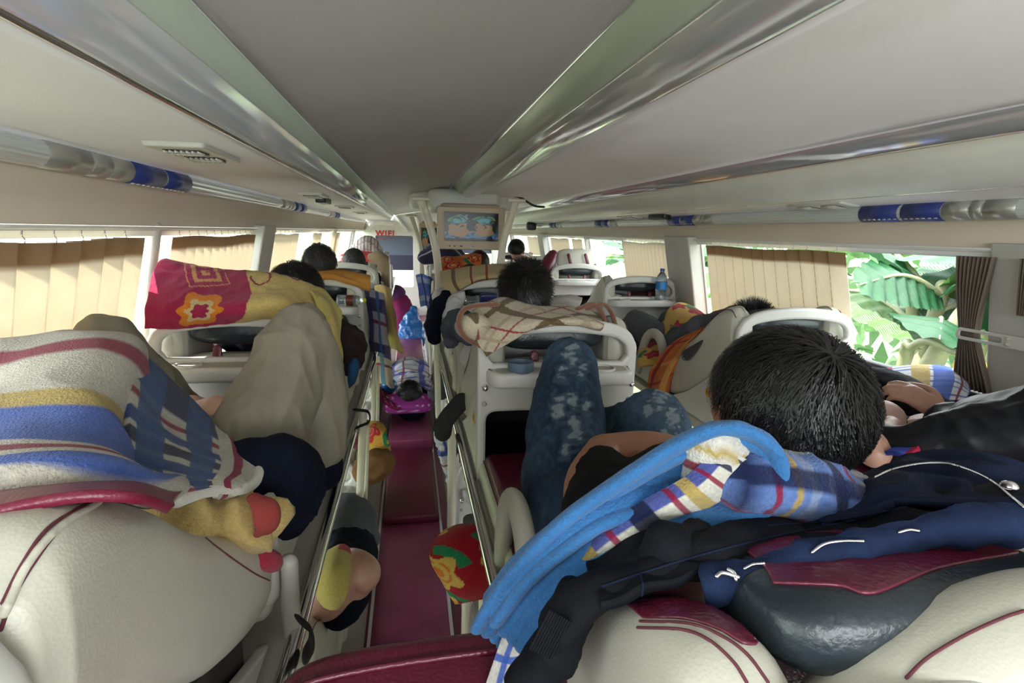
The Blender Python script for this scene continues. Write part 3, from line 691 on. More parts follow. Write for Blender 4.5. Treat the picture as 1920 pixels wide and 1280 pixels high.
# ---------------------------------------------------------------- television and its poles
TVY = 4.6
def tv(y, px0, py0, px1, py1, label, seed):
    a, b = P(px0, py0, y=y), P(px1, py1, y=y); x0, x1, z1, z0 = a.x, b.x, a.z, b.z; w, h = x1-x0, z1-z0
    t = thing('television', ((x0+x1)/2, y, z0), label, 'television', 'televisions over the middle berths')
    BE = mat('beige_television_plastic', (.50, .40, .29), .45)
    o = rpoly([(x0, z0), (x1, z0), (x1+.004, z1), (x0-.004, z1)], .02)
    sl = [(x0+.10*w, z0+.21*h), (x1-.09*w, z0+.21*h), (x1-.09*w, z1-.13*h), (x0+.10*w, z1-.13*h)]
    mesh('bezel', plate(o, [sl], .05, .008, lambda u, v, q: (u, y+q, v)), BE, t)
    mesh('rear_housing', box((x0+.03, y+.02, z0+.04), (x1-.03, y+.12, z1+.03), .03), BE, t)
    n1, n2 = 96, 60
    U, Vv = np.meshgrid(np.linspace(0, 1, n1), np.linspace(0, 1, n2), indexing='ij'); U = U.ravel(); Vv = Vv.ravel()
    col = np.tile(C3(.008, .02, .03), (len(U), 1))
    rs = [noise.noise(Vector((a_*5+seed, b_*5, 0))) for a_, b_ in zip(U, Vv)]; rs = np.array(rs)
    U0, V0 = U.copy(), Vv.copy(); U = U+rs*.07; Vv = Vv+np.roll(rs, 40)*.10
    rs2 = np.array([noise.noise(Vector((a_*14+seed, b_*11, 3))) for a_, b_ in zip(U, Vv)])
    lay(col, (Vv < .30) & (rs > -.25), (.12, .28, .42)); lay(col, (Vv < .3) & (rs2 > .15), (.03, .08, .2))
    for cx in (.28, .72):
        d = np.hypot((U-cx)/.20, (Vv-.42)/.26); lay(col, d < 1, (.42, .27, .14)); 
        e = np.hypot((U-cx)/.20, (Vv-.70)/.16); lay(col, (e < 1) & (Vv > .6), (.03, .12, .16)); lay(col, (e < .55) & (Vv > .6), (.12, .40, .45))
        lay(col, (np.abs(e-1) < .12) & (Vv > .72), (.16, .42, .12))
        lay(col, (np.abs(e-.75) < .08) & (U < cx) & (Vv > .62), (.05, .32, .16))
    lay(col, (np.abs(U-.5) < .22) & (Vv < .36) & (Vv > .28), (.40, .26, .15))
    lay(col, (np.abs(U-.5) < .08) & (Vv > .34) & (Vv < .6), (.01, .02, .06))
    lay(col, (np.abs(U-.40) < .02) & (Vv > .78) & (Vv < .92), (.25, .35, .4))
    lay(col, (Vv < .07) | (Vv > .94), (.003, .006, .012))
    U, Vv = U0, V0; lay(col, (rs2 > .22) & (Vv > .45), (.004, .012, .02)); lay(col, (Vv < .07) | (Vv > .94), (.003, .006, .012))
    sx = sl[0][0]+(sl[1][0]-sl[0][0])*U; sz = sl[0][1]+(sl[2][1]-sl[0][1])*Vv
    V = np.stack([sx, np.full_like(sx, y-.008), sz], 1)
    Fc = [(i*n2+j, (i+1)*n2+j, (i+1)*n2+j+1, i*n2+j+1) for i in range(n1-1) for j in range(n2-1)]
    mesh('screen', (V, Fc), mat('lit_screen', attr=True, rough=.2, emit=.55, spec=.2), t, smooth=False, cols=np.clip(col, 0, 1)**1.3*.30)
    for q, r in ((.18, .006), (.25, .006), (.35, .012)):
        mesh('button', tube([(x0+q*w-r*.6, y-.027, z0+.08*h), (x0+q*w+r*.6, y-.027, z0+.08*h)], .004, 8), BLACKP, t)
    mesh('power_button', tube([(x0+.53*w, y-.02, z0+.10*h), (x0+.53*w, y-.032, z0+.10*h)], .011, 16), PLAST, t)
    return t
tv(TVY, 820, 386, 944, 469, 'nearer television with beige frame, showing a lit blue and tan picture', 0)
tv(8.2, 786, 418, 822, 484, 'far small television behind the left curved pole', 4)
mesh('television_bracket', join(box((.16, TVY+.1, .16), (.78, TVY+.5, .36), .05)), PLAST, tag=('white housing joining the television to the ceiling', 'bracket'))
PO = mat('cream_post_paint')
def cpole(pts, y, label, r=.030):
    q = [P(a, b, y=y) for a, b in pts]; t = mesh('curved_pole', tube(q, r, 14, n=24, flat=.5, up=(0, 1, 0)), PO, tag=(label, 'pole', 'curved poles holding the ceiling by the television'))
    mesh('mounting_bracket', box((q[0].x-.07, y-.05, q[0].z-.005), (q[0].x+.07, y+.05, q[0].z+.02), .006), PO, t)
cpole([(789, 375), (799, 400), (811, 440), (819, 480), (823, 530), (825, 590)], 4.2, 'left curved cream pole passing the television')
cpole([(967, 378), (957, 410), (945, 450), (939, 490), (937, 520)], 4.2, 'right curved cream pole passing the television')
cpole([(771, 405), (781, 435), (788, 460), (791, 500), (792, 560)], 7.4, 'far thin curved pole beside the far television', .03)
CEILB = struct(mesh('ceiling_drop', box((.0, 5.0, .20), (.98, 5.6, .37), .06), PLAST))
mesh('dark_ceiling_cable', tube([P(*q, y=4.85) for q in ((868, 378), (885, 368), (910, 364), (950, 365), (975, 370), (1000, 385), (1020, 388))], .010, 8, n=30), BLACKP, tag=('dark cable curving under the ceiling right of the television', 'cable'))
mesh('dome_camera', pillow(P(996, 424, y=7.2), (.13, .13, .11)), BLACKP, tag=('small black dome hanging below the right ceiling edge', 'dome'))
# ---------------------------------------------------------------- curtains
CURT = mat('beige_curtain', attr=True, rough=.8, bump=.15, bscale=500, spec=.1, transl=.36, mottle=.04, mscale=20)
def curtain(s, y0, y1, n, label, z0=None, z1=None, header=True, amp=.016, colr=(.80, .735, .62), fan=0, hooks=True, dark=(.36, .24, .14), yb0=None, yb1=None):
    z1 = WINT-.022 if z1 is None else z1; z0 = WINB+.03 if z0 is None else z0
    yb0 = y0 if yb0 is None else yb0; yb1 = y1 if yb1 is None else yb1
    t = thing('curtain', ((wallx(z1, s)-s*.02), (y0+y1)/2, z0), label, 'curtain', 'beige pleated window curtains')
    nu = n*8+1; nv = 26; V = []; cols = []
    for i in range(nu):
        ph = i/8
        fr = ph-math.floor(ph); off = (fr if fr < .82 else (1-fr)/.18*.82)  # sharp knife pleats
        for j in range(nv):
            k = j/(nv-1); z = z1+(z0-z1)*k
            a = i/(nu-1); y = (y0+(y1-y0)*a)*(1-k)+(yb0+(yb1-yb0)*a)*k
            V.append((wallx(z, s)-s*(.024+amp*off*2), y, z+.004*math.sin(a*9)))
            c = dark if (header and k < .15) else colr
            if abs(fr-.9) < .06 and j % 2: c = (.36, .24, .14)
            cols.append(c)
    Fc = [(i*nv+j, i*nv+j+1, (i+1)*nv+j+1, (i+1)*nv+j) for i in range(nu-1) for j in range(nv-1)]
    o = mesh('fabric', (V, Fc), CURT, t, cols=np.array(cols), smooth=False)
    s_ = o.modifiers.new('t', 'SOLIDIFY'); s_.thickness = .002
    if hooks:
        for i in range(n):
            yy = y0+(y1-y0)*(i+.5)/n; xx = wallx(z1, s)-s*.03
            mesh('hook', tube([(xx, yy, z1-.012), (xx, yy+.004, z1+.004), (xx, yy-.003, z1+.012), (xx, yy, z1+.024)], .0016, 6), CHROME, t)
    return t
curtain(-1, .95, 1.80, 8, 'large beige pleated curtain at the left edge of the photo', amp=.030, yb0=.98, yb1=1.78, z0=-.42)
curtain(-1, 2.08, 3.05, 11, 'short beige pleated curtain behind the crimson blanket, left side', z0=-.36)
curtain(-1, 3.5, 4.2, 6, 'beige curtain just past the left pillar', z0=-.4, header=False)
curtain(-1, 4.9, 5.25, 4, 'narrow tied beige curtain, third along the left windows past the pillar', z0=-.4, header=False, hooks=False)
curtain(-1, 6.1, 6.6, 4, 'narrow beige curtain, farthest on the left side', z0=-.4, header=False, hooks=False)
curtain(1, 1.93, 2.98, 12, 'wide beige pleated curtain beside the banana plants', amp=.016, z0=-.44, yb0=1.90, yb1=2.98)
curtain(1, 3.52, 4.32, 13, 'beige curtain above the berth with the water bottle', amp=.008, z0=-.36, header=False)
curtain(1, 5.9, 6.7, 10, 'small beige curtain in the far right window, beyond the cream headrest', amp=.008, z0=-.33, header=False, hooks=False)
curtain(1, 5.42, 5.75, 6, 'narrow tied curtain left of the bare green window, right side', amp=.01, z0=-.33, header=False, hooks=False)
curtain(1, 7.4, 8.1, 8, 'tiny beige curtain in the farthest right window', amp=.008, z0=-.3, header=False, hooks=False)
# dark gathered curtain with its strap at the right edge
CD = mat('taupe_curtain', (.20, .155, .12), .8, bump=.2, bscale=400, transl=.15)
def gathered(zs, label, y):
    V = []; nu = 97
    for z, yc, hw in zs:
        for i in range(nu):
            a = i/(nu-1); V.append((wallx(z, 1)-.045-.014*math.sin(a*math.pi*2*9), yc+hw*(a*2-1), z))
    k = len(zs); Fc = [(j*nu+i, j*nu+i+1, (j+1)*nu+i+1, (j+1)*nu+i) for j in range(k-1) for i in range(nu-1)]
    o = mesh('gathered_curtain', (V, Fc), CD, tag=(label, 'curtain')); o.modifiers.new('t', 'SOLIDIFY').thickness = .003
    return o
zz = [(-.035, .060), (-.08, .056), (-.14, .048), (-.20, .038), (-.26, .030), (-.285, .028), (-.31, .031), (-.36, .042), (-.42, .055), (-.47, .062)]
gathered([(z, 1.385-.02*math.sin(z*6), w) for z, w in zz], 'dark taupe curtain gathered by a grey strap at the right', 1.38)
gathered([(z, 1.215-z*.1, w*.7) for z, w in zz[:4]], 'taupe curtain bunch at the right edge of the photo', 1.1)
sx = wallx(-.27, 1)-.075
st = mesh('curtain_strap', plate(rpoly([(1.20, -.300), (1.42, -.300), (1.42, -.262), (1.20, -.262)], .016), [rpoly([(1.28, -.290), (1.408, -.290), (1.408, -.272), (1.28, -.272)], .007)], .006, .002, lambda u, v, w: (sx+w, u, v)), PLAST, tag=('grey plastic buckle strap holding the taupe curtain', 'strap'))
st2 = mesh('curtain_strap', plate(rpoly([(1.05, -.302), (1.205, -.302), (1.205, -.260), (1.05, -.260)], .02), [], .006, .002, lambda u, v, w: (sx+.004+w, u, v)), PLAST, tag=('second grey strap piece joined to the buckle, right edge', 'strap'))
for y_, z_ in ((1.26, -.272), (1.26, -.288), (1.18, -.272), (1.18, -.29)):
    mesh('rivet', tube([(sx-.004, y_, z_), (sx-.008, y_, z_)], .006, 10), PLAST2, st)
# ---------------------------------------------------------------- banana plants outside
BAN = mat('banana_leaf', (.075, .19, .035), .4, transl=.3, bump=.3, bscale=30, btype='wave', mottle=.35, mscale=3)
BAN2 = mat('deep_banana_leaf', (.02, .09, .035), .4, transl=.35, bump=.3, bscale=30, btype='wave', mottle=.3, mscale=3)
STEM = mat('banana_stem', (.30, .31, .17), .5, mottle=.25, mscale=6)
YL = mat('yellowed_leaf', (.60, .40, .05), .6, transl=.4)
def leaf(base, tip, width, sag, m, parent, rot=0, torn=True):
    b, t_ = Vector(base), Vector(tip); d = t_-b; L = d.length
    side = d.cross(Vector((0, 0, 1))).normalized(); side = (Matrix.Rotation(rot, 3, d.normalized()) @ side)
    nrm = side.cross(d.normalized())
    V = []; nu, nv = 40, 9
    for i in range(nu):
        a = i/(nu-1); c = b+d*a+Vector((0, 0, -sag*a*a*L+.25*sag*a*L))
        w = width*max(0.02, math.sin(math.pi*min(1, (a*.94+.03)))**.55)
        if torn: w *= 1-.22*(math.sin(i*1.9)*.5+.5)*(i % 5 == 0)
        for j in range(nv):
            q = j/(nv-1)*2-1
            V.append(c+side*w*q-nrm*abs(q)*w*.25+nrm*.012*math.sin(i*1.3+q*3))
    Fc = [(i*nv+j, i*nv+j+1, (i+1)*nv+j+1, (i+1)*nv+j) for i in range(nu-1) for j in range(nv-1)]
    lf = mesh('leaf', (V, Fc), m, parent)
    mesh('leaf_rib', tube([b+d*a+Vector((0, 0, -sag*a*a*L+.25*sag*a*L))+nrm*.006 for a in (0, .3, .6, 1)], [.024, .018, .012, .004], 8), STEM, lf)
def banana(x, y, label, seed, n=8, zb=-3.0, h=2.2, spread=1.5):
    r = random.Random(seed); t = thing('banana_plant', (x, y, zb), label, 'banana plant', 'banana plants outside the right windows')
    for k in range(3):
        mesh('stem', tube([(x+.14*k-.1, y+.13*k, zb), (x+.10*k-.08, y+.08*k, zb+h*.6), (x-.02, y+.25*(k-1), zb+h)], [.13, .09, .045], 12), STEM, t)
    for k in range(n):
        a = k*2.4+r.random(); l = spread*(.7+.5*r.random()); up = .4+1.1*r.random()
        bz = zb+h*(.75+.25*r.random())
        leaf((x, y, bz), (x+l*math.cos(a)*.8, y+l*math.sin(a), bz+up), .26+.10*r.random(), .5, BAN if r.random() < .42 else BAN2, t, rot=r.uniform(-.6, .6))
    return t
banana(3.9, 3.3, 'banana plant with pale stems in the gap beside the wide pleated curtain', 1, 9, -2.6, 2.3, 1.3)
banana(4.6, 2.2, 'leafy banana plant behind the taupe curtain', 2, 10, -2.8, 2.6, 1.5)
banana(5.4, 3.9, 'banana plant farther back behind the wide pleated curtain', 3, 10, -2.8, 2.4, 1.7)
banana(4.9, 6.8, 'banana plant outside between the two right pillars', 4, 9, -2.8, 2.4, 1.6)
banana(5.6, 9.8, 'banana plant outside the bare second right window', 5, 9, -2.8, 2.4, 1.7)
banana(6.0, 13.5, 'farthest banana plant outside the right windows', 6, 9, -2.8, 2.6, 1.9)
yp = thing('dry_leaf_stalk', (3.6, 2.4, -2.7), 'yellowed dry banana leaf on a bent pale stalk, lower right window', 'leaf')
q = [P(1690, 690, x=3.6), P(1712, 650, x=3.5), P(1740, 640, x=3.45), P(1790, 660, x=3.4), P(1820, 672, x=3.4)]
mesh('stalk', tube([(3.7, q[0].y, -2.7), q[0]]+q[1:], [.04, .035, .03, .025, .02, .015], 10), STEM, yp)
leaf(P(1815, 668, x=3.4), P(1838, 700, x=3.3), .10, .3, YL, yp, torn=False)
for k, (x, y, sx_, c) in enumerate(((7.5, 3.5, 2.6, (.05, .14, .05)), (8, 8, 3, (.06, .16, .06)), (8.5, 14, 3.2, (.06, .15, .06)), (7.0, 0.5, 2.0, (.05, .14, .05)))):
    r = random.Random(k); V, Fc = [], []
    for i in range(420):
        a, b_ = r.uniform(0, 6.28), math.acos(r.uniform(-.2, 1)); rr = sx_*(.7+.3*r.random())
        c_ = Vector((x+rr*.5*math.sin(b_)*math.cos(a), y+rr*math.sin(b_)*math.sin(a), -2.2+rr*.9*math.cos(b_)))
        d1 = Vector((r.uniform(-1, 1), r.uniform(-1, 1), r.uniform(-1, 1))).normalized()*.26; d2 = d1.cross(Vector((r.random(), r.random(), r.random()))).normalized()*.09
        n_ = len(V); V += [c_-d1, c_+d2, c_+d1, c_-d2]; Fc.append((n_, n_+1, n_+2, n_+3))
    mesh('shrub', (V, Fc), mat('shrub_green', (.09, .20, .07), .5, transl=.4, mottle=.3), tag=('dense green shrub standing outside behind the banana plants', 'shrub', 'shrubs behind the banana plants'), smooth=False)
GR = struct(mesh('ground_outside', ([(-60, -40, -2.9), (60, -40, -2.9), (60, 80, -2.9), (-60, 80, -2.9)], [(0, 1, 2, 3)]), mat('pale_ground', (.09, .13, .05), .9, mottle=.3, mscale=.6)))
# ================================================================ people
def ell(c, r, R=None, nu=20, nv=14):
    V = []
    for j in range(nv+1):
        a = -math.pi/2+math.pi*j/nv
        for i in range(nu):
            b = 2*math.pi*i/nu; v = Vector((r[0]*math.cos(a)*math.cos(b), r[1]*math.cos(a)*math.sin(b), r[2]*math.sin(a)))
            V.append(tuple((R @ v if R else v)+Vector(c)))
    return V, [(j*nu+i, j*nu+(i+1) % nu, (j+1)*nu+(i+1) % nu, (j+1)*nu+i) for j in range(nv) for i in range(nu)]
def headframe(face, crown):
    f = Vector(face).normalized(); c = Vector(crown); c = (c-f*c.dot(f)).normalized(); s = f.cross(c)
    return Matrix((s, f, c)).transposed()      # local x side, y face, z crown
def head_parts(c, R, k=1.0):
    """skull, jaw, nose, brow, lips and ears in the head's own frame"""
    g = lambda v: Vector(c)+R @ (Vector(v)*k)
    E = [ell(c, (.077*k, .094*k, .092*k), R), ell(g((0, .028, -.055)), (.056*k, .062*k, .065*k), R), ell(g((0, .062, -.090)), (.028*k, .026*k, .024*k), R)]
    E.append(tube([g((0, .090, .0)), g((0, .104, -.030)), g((0, .100, -.042))], [.008*k, .013*k, .012*k], 8))
    E.append(tube([g((-.045, .082, .018)), g((0, .095, .022)), g((.045, .082, .018))], [.008*k]*3, 8))
    E.append(tube([g((-.022, .088, -.062)), g((0, .097, -.064)), g((.022, .088, -.062))], [.006*k, .009*k, .006*k], 8))
    for s in (-1, 1): E.append(ell(g((s*.082, -.006, -.020)), (.010*k, .022*k, .033*k), R))
    return E
def hair_strands(c, R, r, n, length, seed, spiky=0, whorl=(0, -.35, .95), cover=-.15, wid=.0016, lift=.006, wave=0):
    rr = random.Random(seed); wd_ = Vector(whorl).normalized(); V, Fc = [], []
    k = 0
    while k < n:
        d = Vector((rr.gauss(0, 1), rr.gauss(0, 1), rr.gauss(0, 1))).normalized()
        if d.z < cover-.55*max(0, -d.y)+.75*max(0, d.y): continue
        k += 1
        tang = d-wd_*d.dot(wd_)*1.0; tang = (tang-d*tang.dot(d))
        sw = wd_.cross(d)
        t = (tang.normalized() if tang.length > 1e-3 else Vector((1, 0, 0)))*1.0+sw*.55+Vector((rr.gauss(0, .24), rr.gauss(0, .24), rr.gauss(0, .24)))
        t = (t-d*t.dot(d)).normalized()
        L = length*rr.uniform(.6, 1.15); segs = 5; p = Vector((d.x*r[0], d.y*r[1], d.z*r[2])); q = t.cross(d).normalized()
        b = len(V); ph = rr.random()*6
        for i in range(segs+1):
            a = i/segs
            if spiky: pos = p+(d*spiky+t*(1-spiky)+Vector((0, 0, .2))).normalized()*L*a
            else:
                dd = (d+t*(L/r[1])*a).normalized(); pos = Vector((dd.x*r[0], dd.y*r[1], dd.z*r[2]))+dd*(lift*math.sin(a*2.6)+.004*a*rr.random()+wave*math.sin(a*5+ph))
            w = wid*(1-a*.8); V += [Vector(c)+R @ (pos-q*w), Vector(c)+R @ (pos+q*w)]
        Fc += [(b+2*i, b+2*i+1, b+2*i+3, b+2*i+2) for i in range(segs)]
    return V, Fc
def hair(parent, c, R, k=1.0, n=1500, length=.055, seed=1, m=None, **kw):
    m = m or HAIRM; r = (.086*k, .101*k, .101*k)
    V, Fc = ell((0, 0, 0), r, None, 40, 28); Q = []
    for v in V:
        v = Vector(v); d = v.normalized()
        cut = kw.get('cover', -.15)-.55*max(0, -d.y)+.75*max(0, d.y)
        s = 1.0 if d.z > cut else max(.80, 1-(cut-d.z)*1.2)
        s += .03*noise.noise(d*3+Vector((seed, 0, 0)))
        Q.append(Vector(c)+R @ (v*s))
    h = mesh('hair', (Q, Fc), m, parent)
    o = mesh('hair_strands', hair_strands(c, R, r, n, length*k, seed, **kw), m, h, smooth=False)
    return h
def finger(base, d1, curl, L, r, up):
    """three bones from a knuckle, curling towards -up"""
    p = Vector(base); d = Vector(d1).normalized(); u = Vector(up).normalized(); ax = d.cross(u).normalized(); pts = [tuple(p)]
    for k, f in enumerate((.45, .32, .23)):
        d = Matrix.Rotation(-curl*(1 if k else .6), 3, ax) @ d; p = p+d*L*f; pts.append(tuple(p))
    return tube(pts, [r, r*.95, r*.88, r*.75], 10, n=14)
def hand(wrist, fwd, up, side=1, curl=.5, k=1.0, spread=.10):
    """palm and five separate fingers; up is the back of the hand, side = +1 thumb towards fwd x up"""
    w = Vector(wrist); f = Vector(fwd).normalized(); u = Vector(up); u = (u-f*u.dot(f)).normalized(); s = f.cross(u)*side
    P_ = [tube([w-f*.02*k, w+f*.03*k, w+f*.075*k], [.026*k, .036*k, .038*k], 14, flat=.42, up=u)]
    for i, (o, L, r) in enumerate(((.028, .070, .0088), (.010, .078, .0090), (-.010, .073, .0086), (-.028, .058, .0078))):
        dd = (f+s*o*spread*30*.3).normalized(); P_.append(finger(w+f*.078*k+s*o*k, dd, curl*(1+.06*i), L*k, r*k, u))
    tb = w+f*.022*k+s*.030*k
    P_.append(tube([tuple(tb), tuple(tb+(f*.6+s*.7-u*.15).normalized()*.036*k), tuple(tb+(f*.85+s*.45-u*.3).normalized()*.066*k), tuple(tb+(f*.95+s*.25-u*.35).normalized()*.088*k)], [.013*k, .0115*k, .0105*k, .008*k], 10, n=12))
    return P_
def skin_cols(N): pass
def cloth_obj(name, parts, m, parent, voxel=.009, smooth=4, amp=.006, sc=9, seed=0, stretch=(1, 1, 1), colf=None, tag=None):
    V, Fc, N = blob(parts, voxel, smooth, fold(amp, sc, seed, stretch))
    cols = colf(V, N) if colf else None
    return mesh(name, (V, Fc), m, parent, cols=cols, tag=tag)
def body_obj(parts, m, label, group=None, voxel=.007):
    V, Fc, N = blob(parts, voxel, 2)
    return mesh('person', (V, Fc), m, tag=(label, 'person', group))
def shirtm(name, c, rough=.85, **kw): return mat(name, c, rough, bump=.2, bscale=350, mottle=.1, mscale=20, spec=.12, **kw)
NAVYC = shirtm('navy_cotton', (.004, .0065, .015)); BLKC = shirtm('black_cotton', (.006, .006, .007)); KHAKI = shirtm('khaki_cotton', (.25, .225, .175), .7)
GREYT = shirtm('grey_cotton', (.09, .095, .11)); WHITEC = shirtm('white_cotton', (.62, .62, .62)); DENIM = mat('washed_denim', attr=True, rough=.85, bump=.5, bscale=420, mottle=.25, mscale=60, spec=.2)
JACK = mat('black_nylon', (.004, .0045, .007), .5, bump=.2, bscale=60, mottle=.1, spec=.28)
# ---- the man with the torn jeans, middle column, nearest
HC = Vector((.494, .60, -.212)); HR = headframe((-.55, .75, .18), (.05, -.55, .80))
g = lambda v: HC+HR @ Vector(v)
sh = Vector((.44, .76, -.41))
LS, RS = Vector((.285, .72, -.43)), Vector((.60, .76, -.46))
el = P(1132, 852, y=.93); wr = P(1300, 850, y=.97); er = Vector((.64, .98, -.52)); wl = P(1200, 878, y=1.0)
parts = head_parts(HC, HR, .94)+[tube([g((0, -.02, -.05)), sh+Vector((0, -.02, .03)), sh+Vector((0, .03, -.02))], [.060, .062, .08], 16)]
parts += [tube([sh, (.44, .90, -.53), (.43, 1.08, -.61)], [.11, .115, .12], 18, flat=.66)]
parts += [tube([LS, (LS+el)/2+Vector((-.02, 0, .0)), el], [.055, .046, .040], 14), tube([el, (el+wr)/2+Vector((0, .0, .012)), wr], [.041, .036, .027], 14)]
parts += [tube([RS, er], [.055, .042], 14), tube([er, (er+wl)/2, wl], [.041, .036, .027], 14)]
parts += hand(wr, Vector((.9, .1, -.15)), (0, -.2, 1), 1, .45)+hand(wl, Vector((-.95, -.15, .12)), (0, -.1, 1), -1, .30)
J = body_obj(parts, SKIN, 'person with black hair in black T-shirt and torn blue jeans, arms crossed', voxel=.0055)
hair(J, HC, HR, .95, n=8500, length=.062, seed=3, cover=-.30, wid=.0011, lift=.008, wave=.002)
ts = [tube([sh+Vector((0, -.02, 0)), (.44, .90, -.53), (.43, 1.04, -.60)], [.125, .13, .13], 20, flat=.70), tube([LS, LS.lerp(el, .62)], [.064, .055], 16), tube([RS, RS.lerp(er, .6)], [.066, .056], 16), tube([LS+Vector((.02, .0, .0)), RS], [.07, .07], 12)]
cloth_obj('shirt', ts, BLKC, J, amp=.004)
mesh('belt', tube([P(1040, 985, y=.98), P(1065, 962, y=1.0), P(1105, 945, y=1.02)], .032, 12, flat=.5), mat('brown_leather_belt', (.10, .05, .03), .5), J)
k1 = P(1068, 682, y=1.39); k2 = P(1222, 806, y=1.28)+Vector((0, 0, .012))
hp1, hp2 = Vector((.345, 1.08, -.59)), Vector((.52, 1.06, -.60))
jn = [tube([hp1, hp1.lerp(k1, .5)+Vector((-.005, 0, .0)), k1], [.105, .098, .074], 20), tube([k1, k1.lerp(Vector((.47, 1.74, -.70)), .5), (.46, 1.74, -.70)], [.073, .064, .05], 18),
      tube([hp2, hp2.lerp(k2, .5), k2], [.10, .104, .102], 20), tube([k2, k2.lerp(Vector((.55, 1.70, -.70)), .5), (.55, 1.70, -.70)], [.088, .07, .05], 18),
      tube([hp1+Vector((0, -.05, 0)), hp2+Vector((0, -.05, 0))], [.10, .10], 16)]
RIPS = [(P(x_, y_, y=1.30), r_) for x_, y_, r_ in ((1072, 665, .030), (1056, 700, .022), (1092, 690, .020), (1050, 765, .028), (1082, 800, .036), (1062, 845, .018), (1074, 752, .020), (1100, 760, .018))]+[(P(x_, y_, y=1.24), r_) for x_, y_, r_ in ((1240, 742, .040), (1262, 786, .036), (1246, 818, .024), (1215, 770, .02))]
def jeancol(V, N):
    c = np.tile(C3(.009, .020, .042), (len(V), 1))
    nz = np.array([noise.noise(Vector(v)*9) for v in V]); n2 = np.array([noise.noise(Vector((v[0]*45, v[1]*45, v[2]*120))) for v in V]); n3 = np.array([noise.noise(Vector((v[0]*120, v[1]*60, v[2]*14+5))) for v in V])
    d1 = np.linalg.norm(V-np.array(k1), axis=1); d2 = np.linalg.norm(V-np.array(k2), axis=1)
    c += np.clip(.45+nz, 0, 1)[:, None]*C3(.022, .040, .065)
    c += (np.exp(-(d2/.11)**2)*.9+np.exp(-(d1/.10)**2)*.22)[:, None]*C3(.09, .15, .20)
    c += (np.clip(n3, 0, 1)*.5)[:, None]*C3(.05, .08, .11)
    for p_, r_ in RIPS:
        d = np.hypot(V[:, 0]/V[:, 1]-p_.x/p_.y, (V[:, 2]/V[:, 1]-p_.z/p_.y)*.62)*1.3
        w = d/r_+.75*n2+(N[:, 1] > .3)*9
        m = (w < .52); lay(c, m, (.22, .26, .29), .8); lay(c, (w < 1.0) & ~m, (.05, .08, .115), .7); lay(c, m & (n2 > .12), (.09, .13, .17), .7)
    return np.clip(c, 0, 1)
cloth_obj('jeans', jn, DENIM, J, voxel=.0055, smooth=4, amp=.008, sc=11, seed=4, stretch=(1, 1, .45), colf=jeancol)
# ---- left man in navy with khaki trousers
LS = Vector((-.40, .97, -.50)); el = Vector((-.285, 1.19, -.60)); wr = P(462, 786, y=1.30)
HC2 = Vector((-.60, .86, -.37)); HR2 = headframe((.1, .8, .5), (0, -.6, .8))
parts = head_parts(HC2, HR2)+[tube([HC2+Vector((0, .05, -.04)), (-.52, .95, -.42)], [.06, .07], 14), tube([(-.52, .95, -.47), (-.52, 1.1, -.56), (-.52, 1.24, -.61)], [.105, .11, .12], 18, flat=.7),
     tube([LS, LS.lerp(el, .5), el], [.055, .05, .042], 14), tube([el, el.lerp(wr, .5), wr], [.042, .037, .028], 14), tube([(-.68, .96, -.42), (-.74, 1.15, -.52)], [.055, .045], 12), tube([(-.74, 1.15, -.52), (-.60, 1.33, -.44)], [.04, .03], 12)]
parts += hand(wr, P(365, 742, y=1.35)-wr, (0, -.3, 1), -1, .28)
parts += hand((-.60, 1.33, -.44), (.7, .5, .1), (0, -.3, 1), 1, .35)
L0 = body_obj(parts, SKIN2, 'person in navy sweatshirt and khaki trousers, one knee raised, left berth', voxel=.006)
hair(L0, HC2, HR2, 1.0, n=900, length=.05, seed=8)
ts = [tube([(-.52, .93, -.48), (-.50, 1.1, -.57), (-.49, 1.22, -.62)], [.12, .13, .13], 20, flat=.75), tube([LS, P(520, 890, y=1.08), P(530, 945, y=1.17), P(520, 905, y=1.22)], [.075, .083, .078, .06], 18), tube([P(545, 930, y=1.17), P(505, 862, y=1.23)], [.065, .046], 14), tube([(-.68, .96, -.42), (-.74, 1.15, -.52)], [.07, .06], 12)]
cloth_obj('sweatshirt', ts, NAVYC, L0, amp=.012, sc=9, seed=3)
k1 = P(563, 628, y=1.56); an = P(600, 835, y=1.50); k2 = P(205, 640, y=1.46)
kh = [tube([(-.42, 1.20, -.61), (-.365, 1.38, -.47), k1], [.125, .115, .092], 20), tube([k1, k1.lerp(an, .5)+Vector((.012, .01, 0)), an], [.090, .082, .074], 20),
      tube([(-.62, 1.20, -.61), (-.66, 1.33, -.45), k2], [.11, .10, .074], 20), tube([k2, (-.62, 1.74, -.68)], [.072, .05], 16), tube([(-.44, 1.16, -.61), (-.6, 1.16, -.61)], .11, 14)]
cloth_obj('trousers', kh, KHAKI, L0, voxel=.006, amp=.013, sc=8, seed=9, stretch=(1, .7, .35))
cloth_obj('sock', [tube([an+Vector((0, 0, .03)), an+Vector((.004, .0, -.06)), an+Vector((.0, .06, -.11)), an+Vector((-.01, .16, -.13))], [.046, .058, .052, .035], 16)], NAVYC, L0, amp=.003)
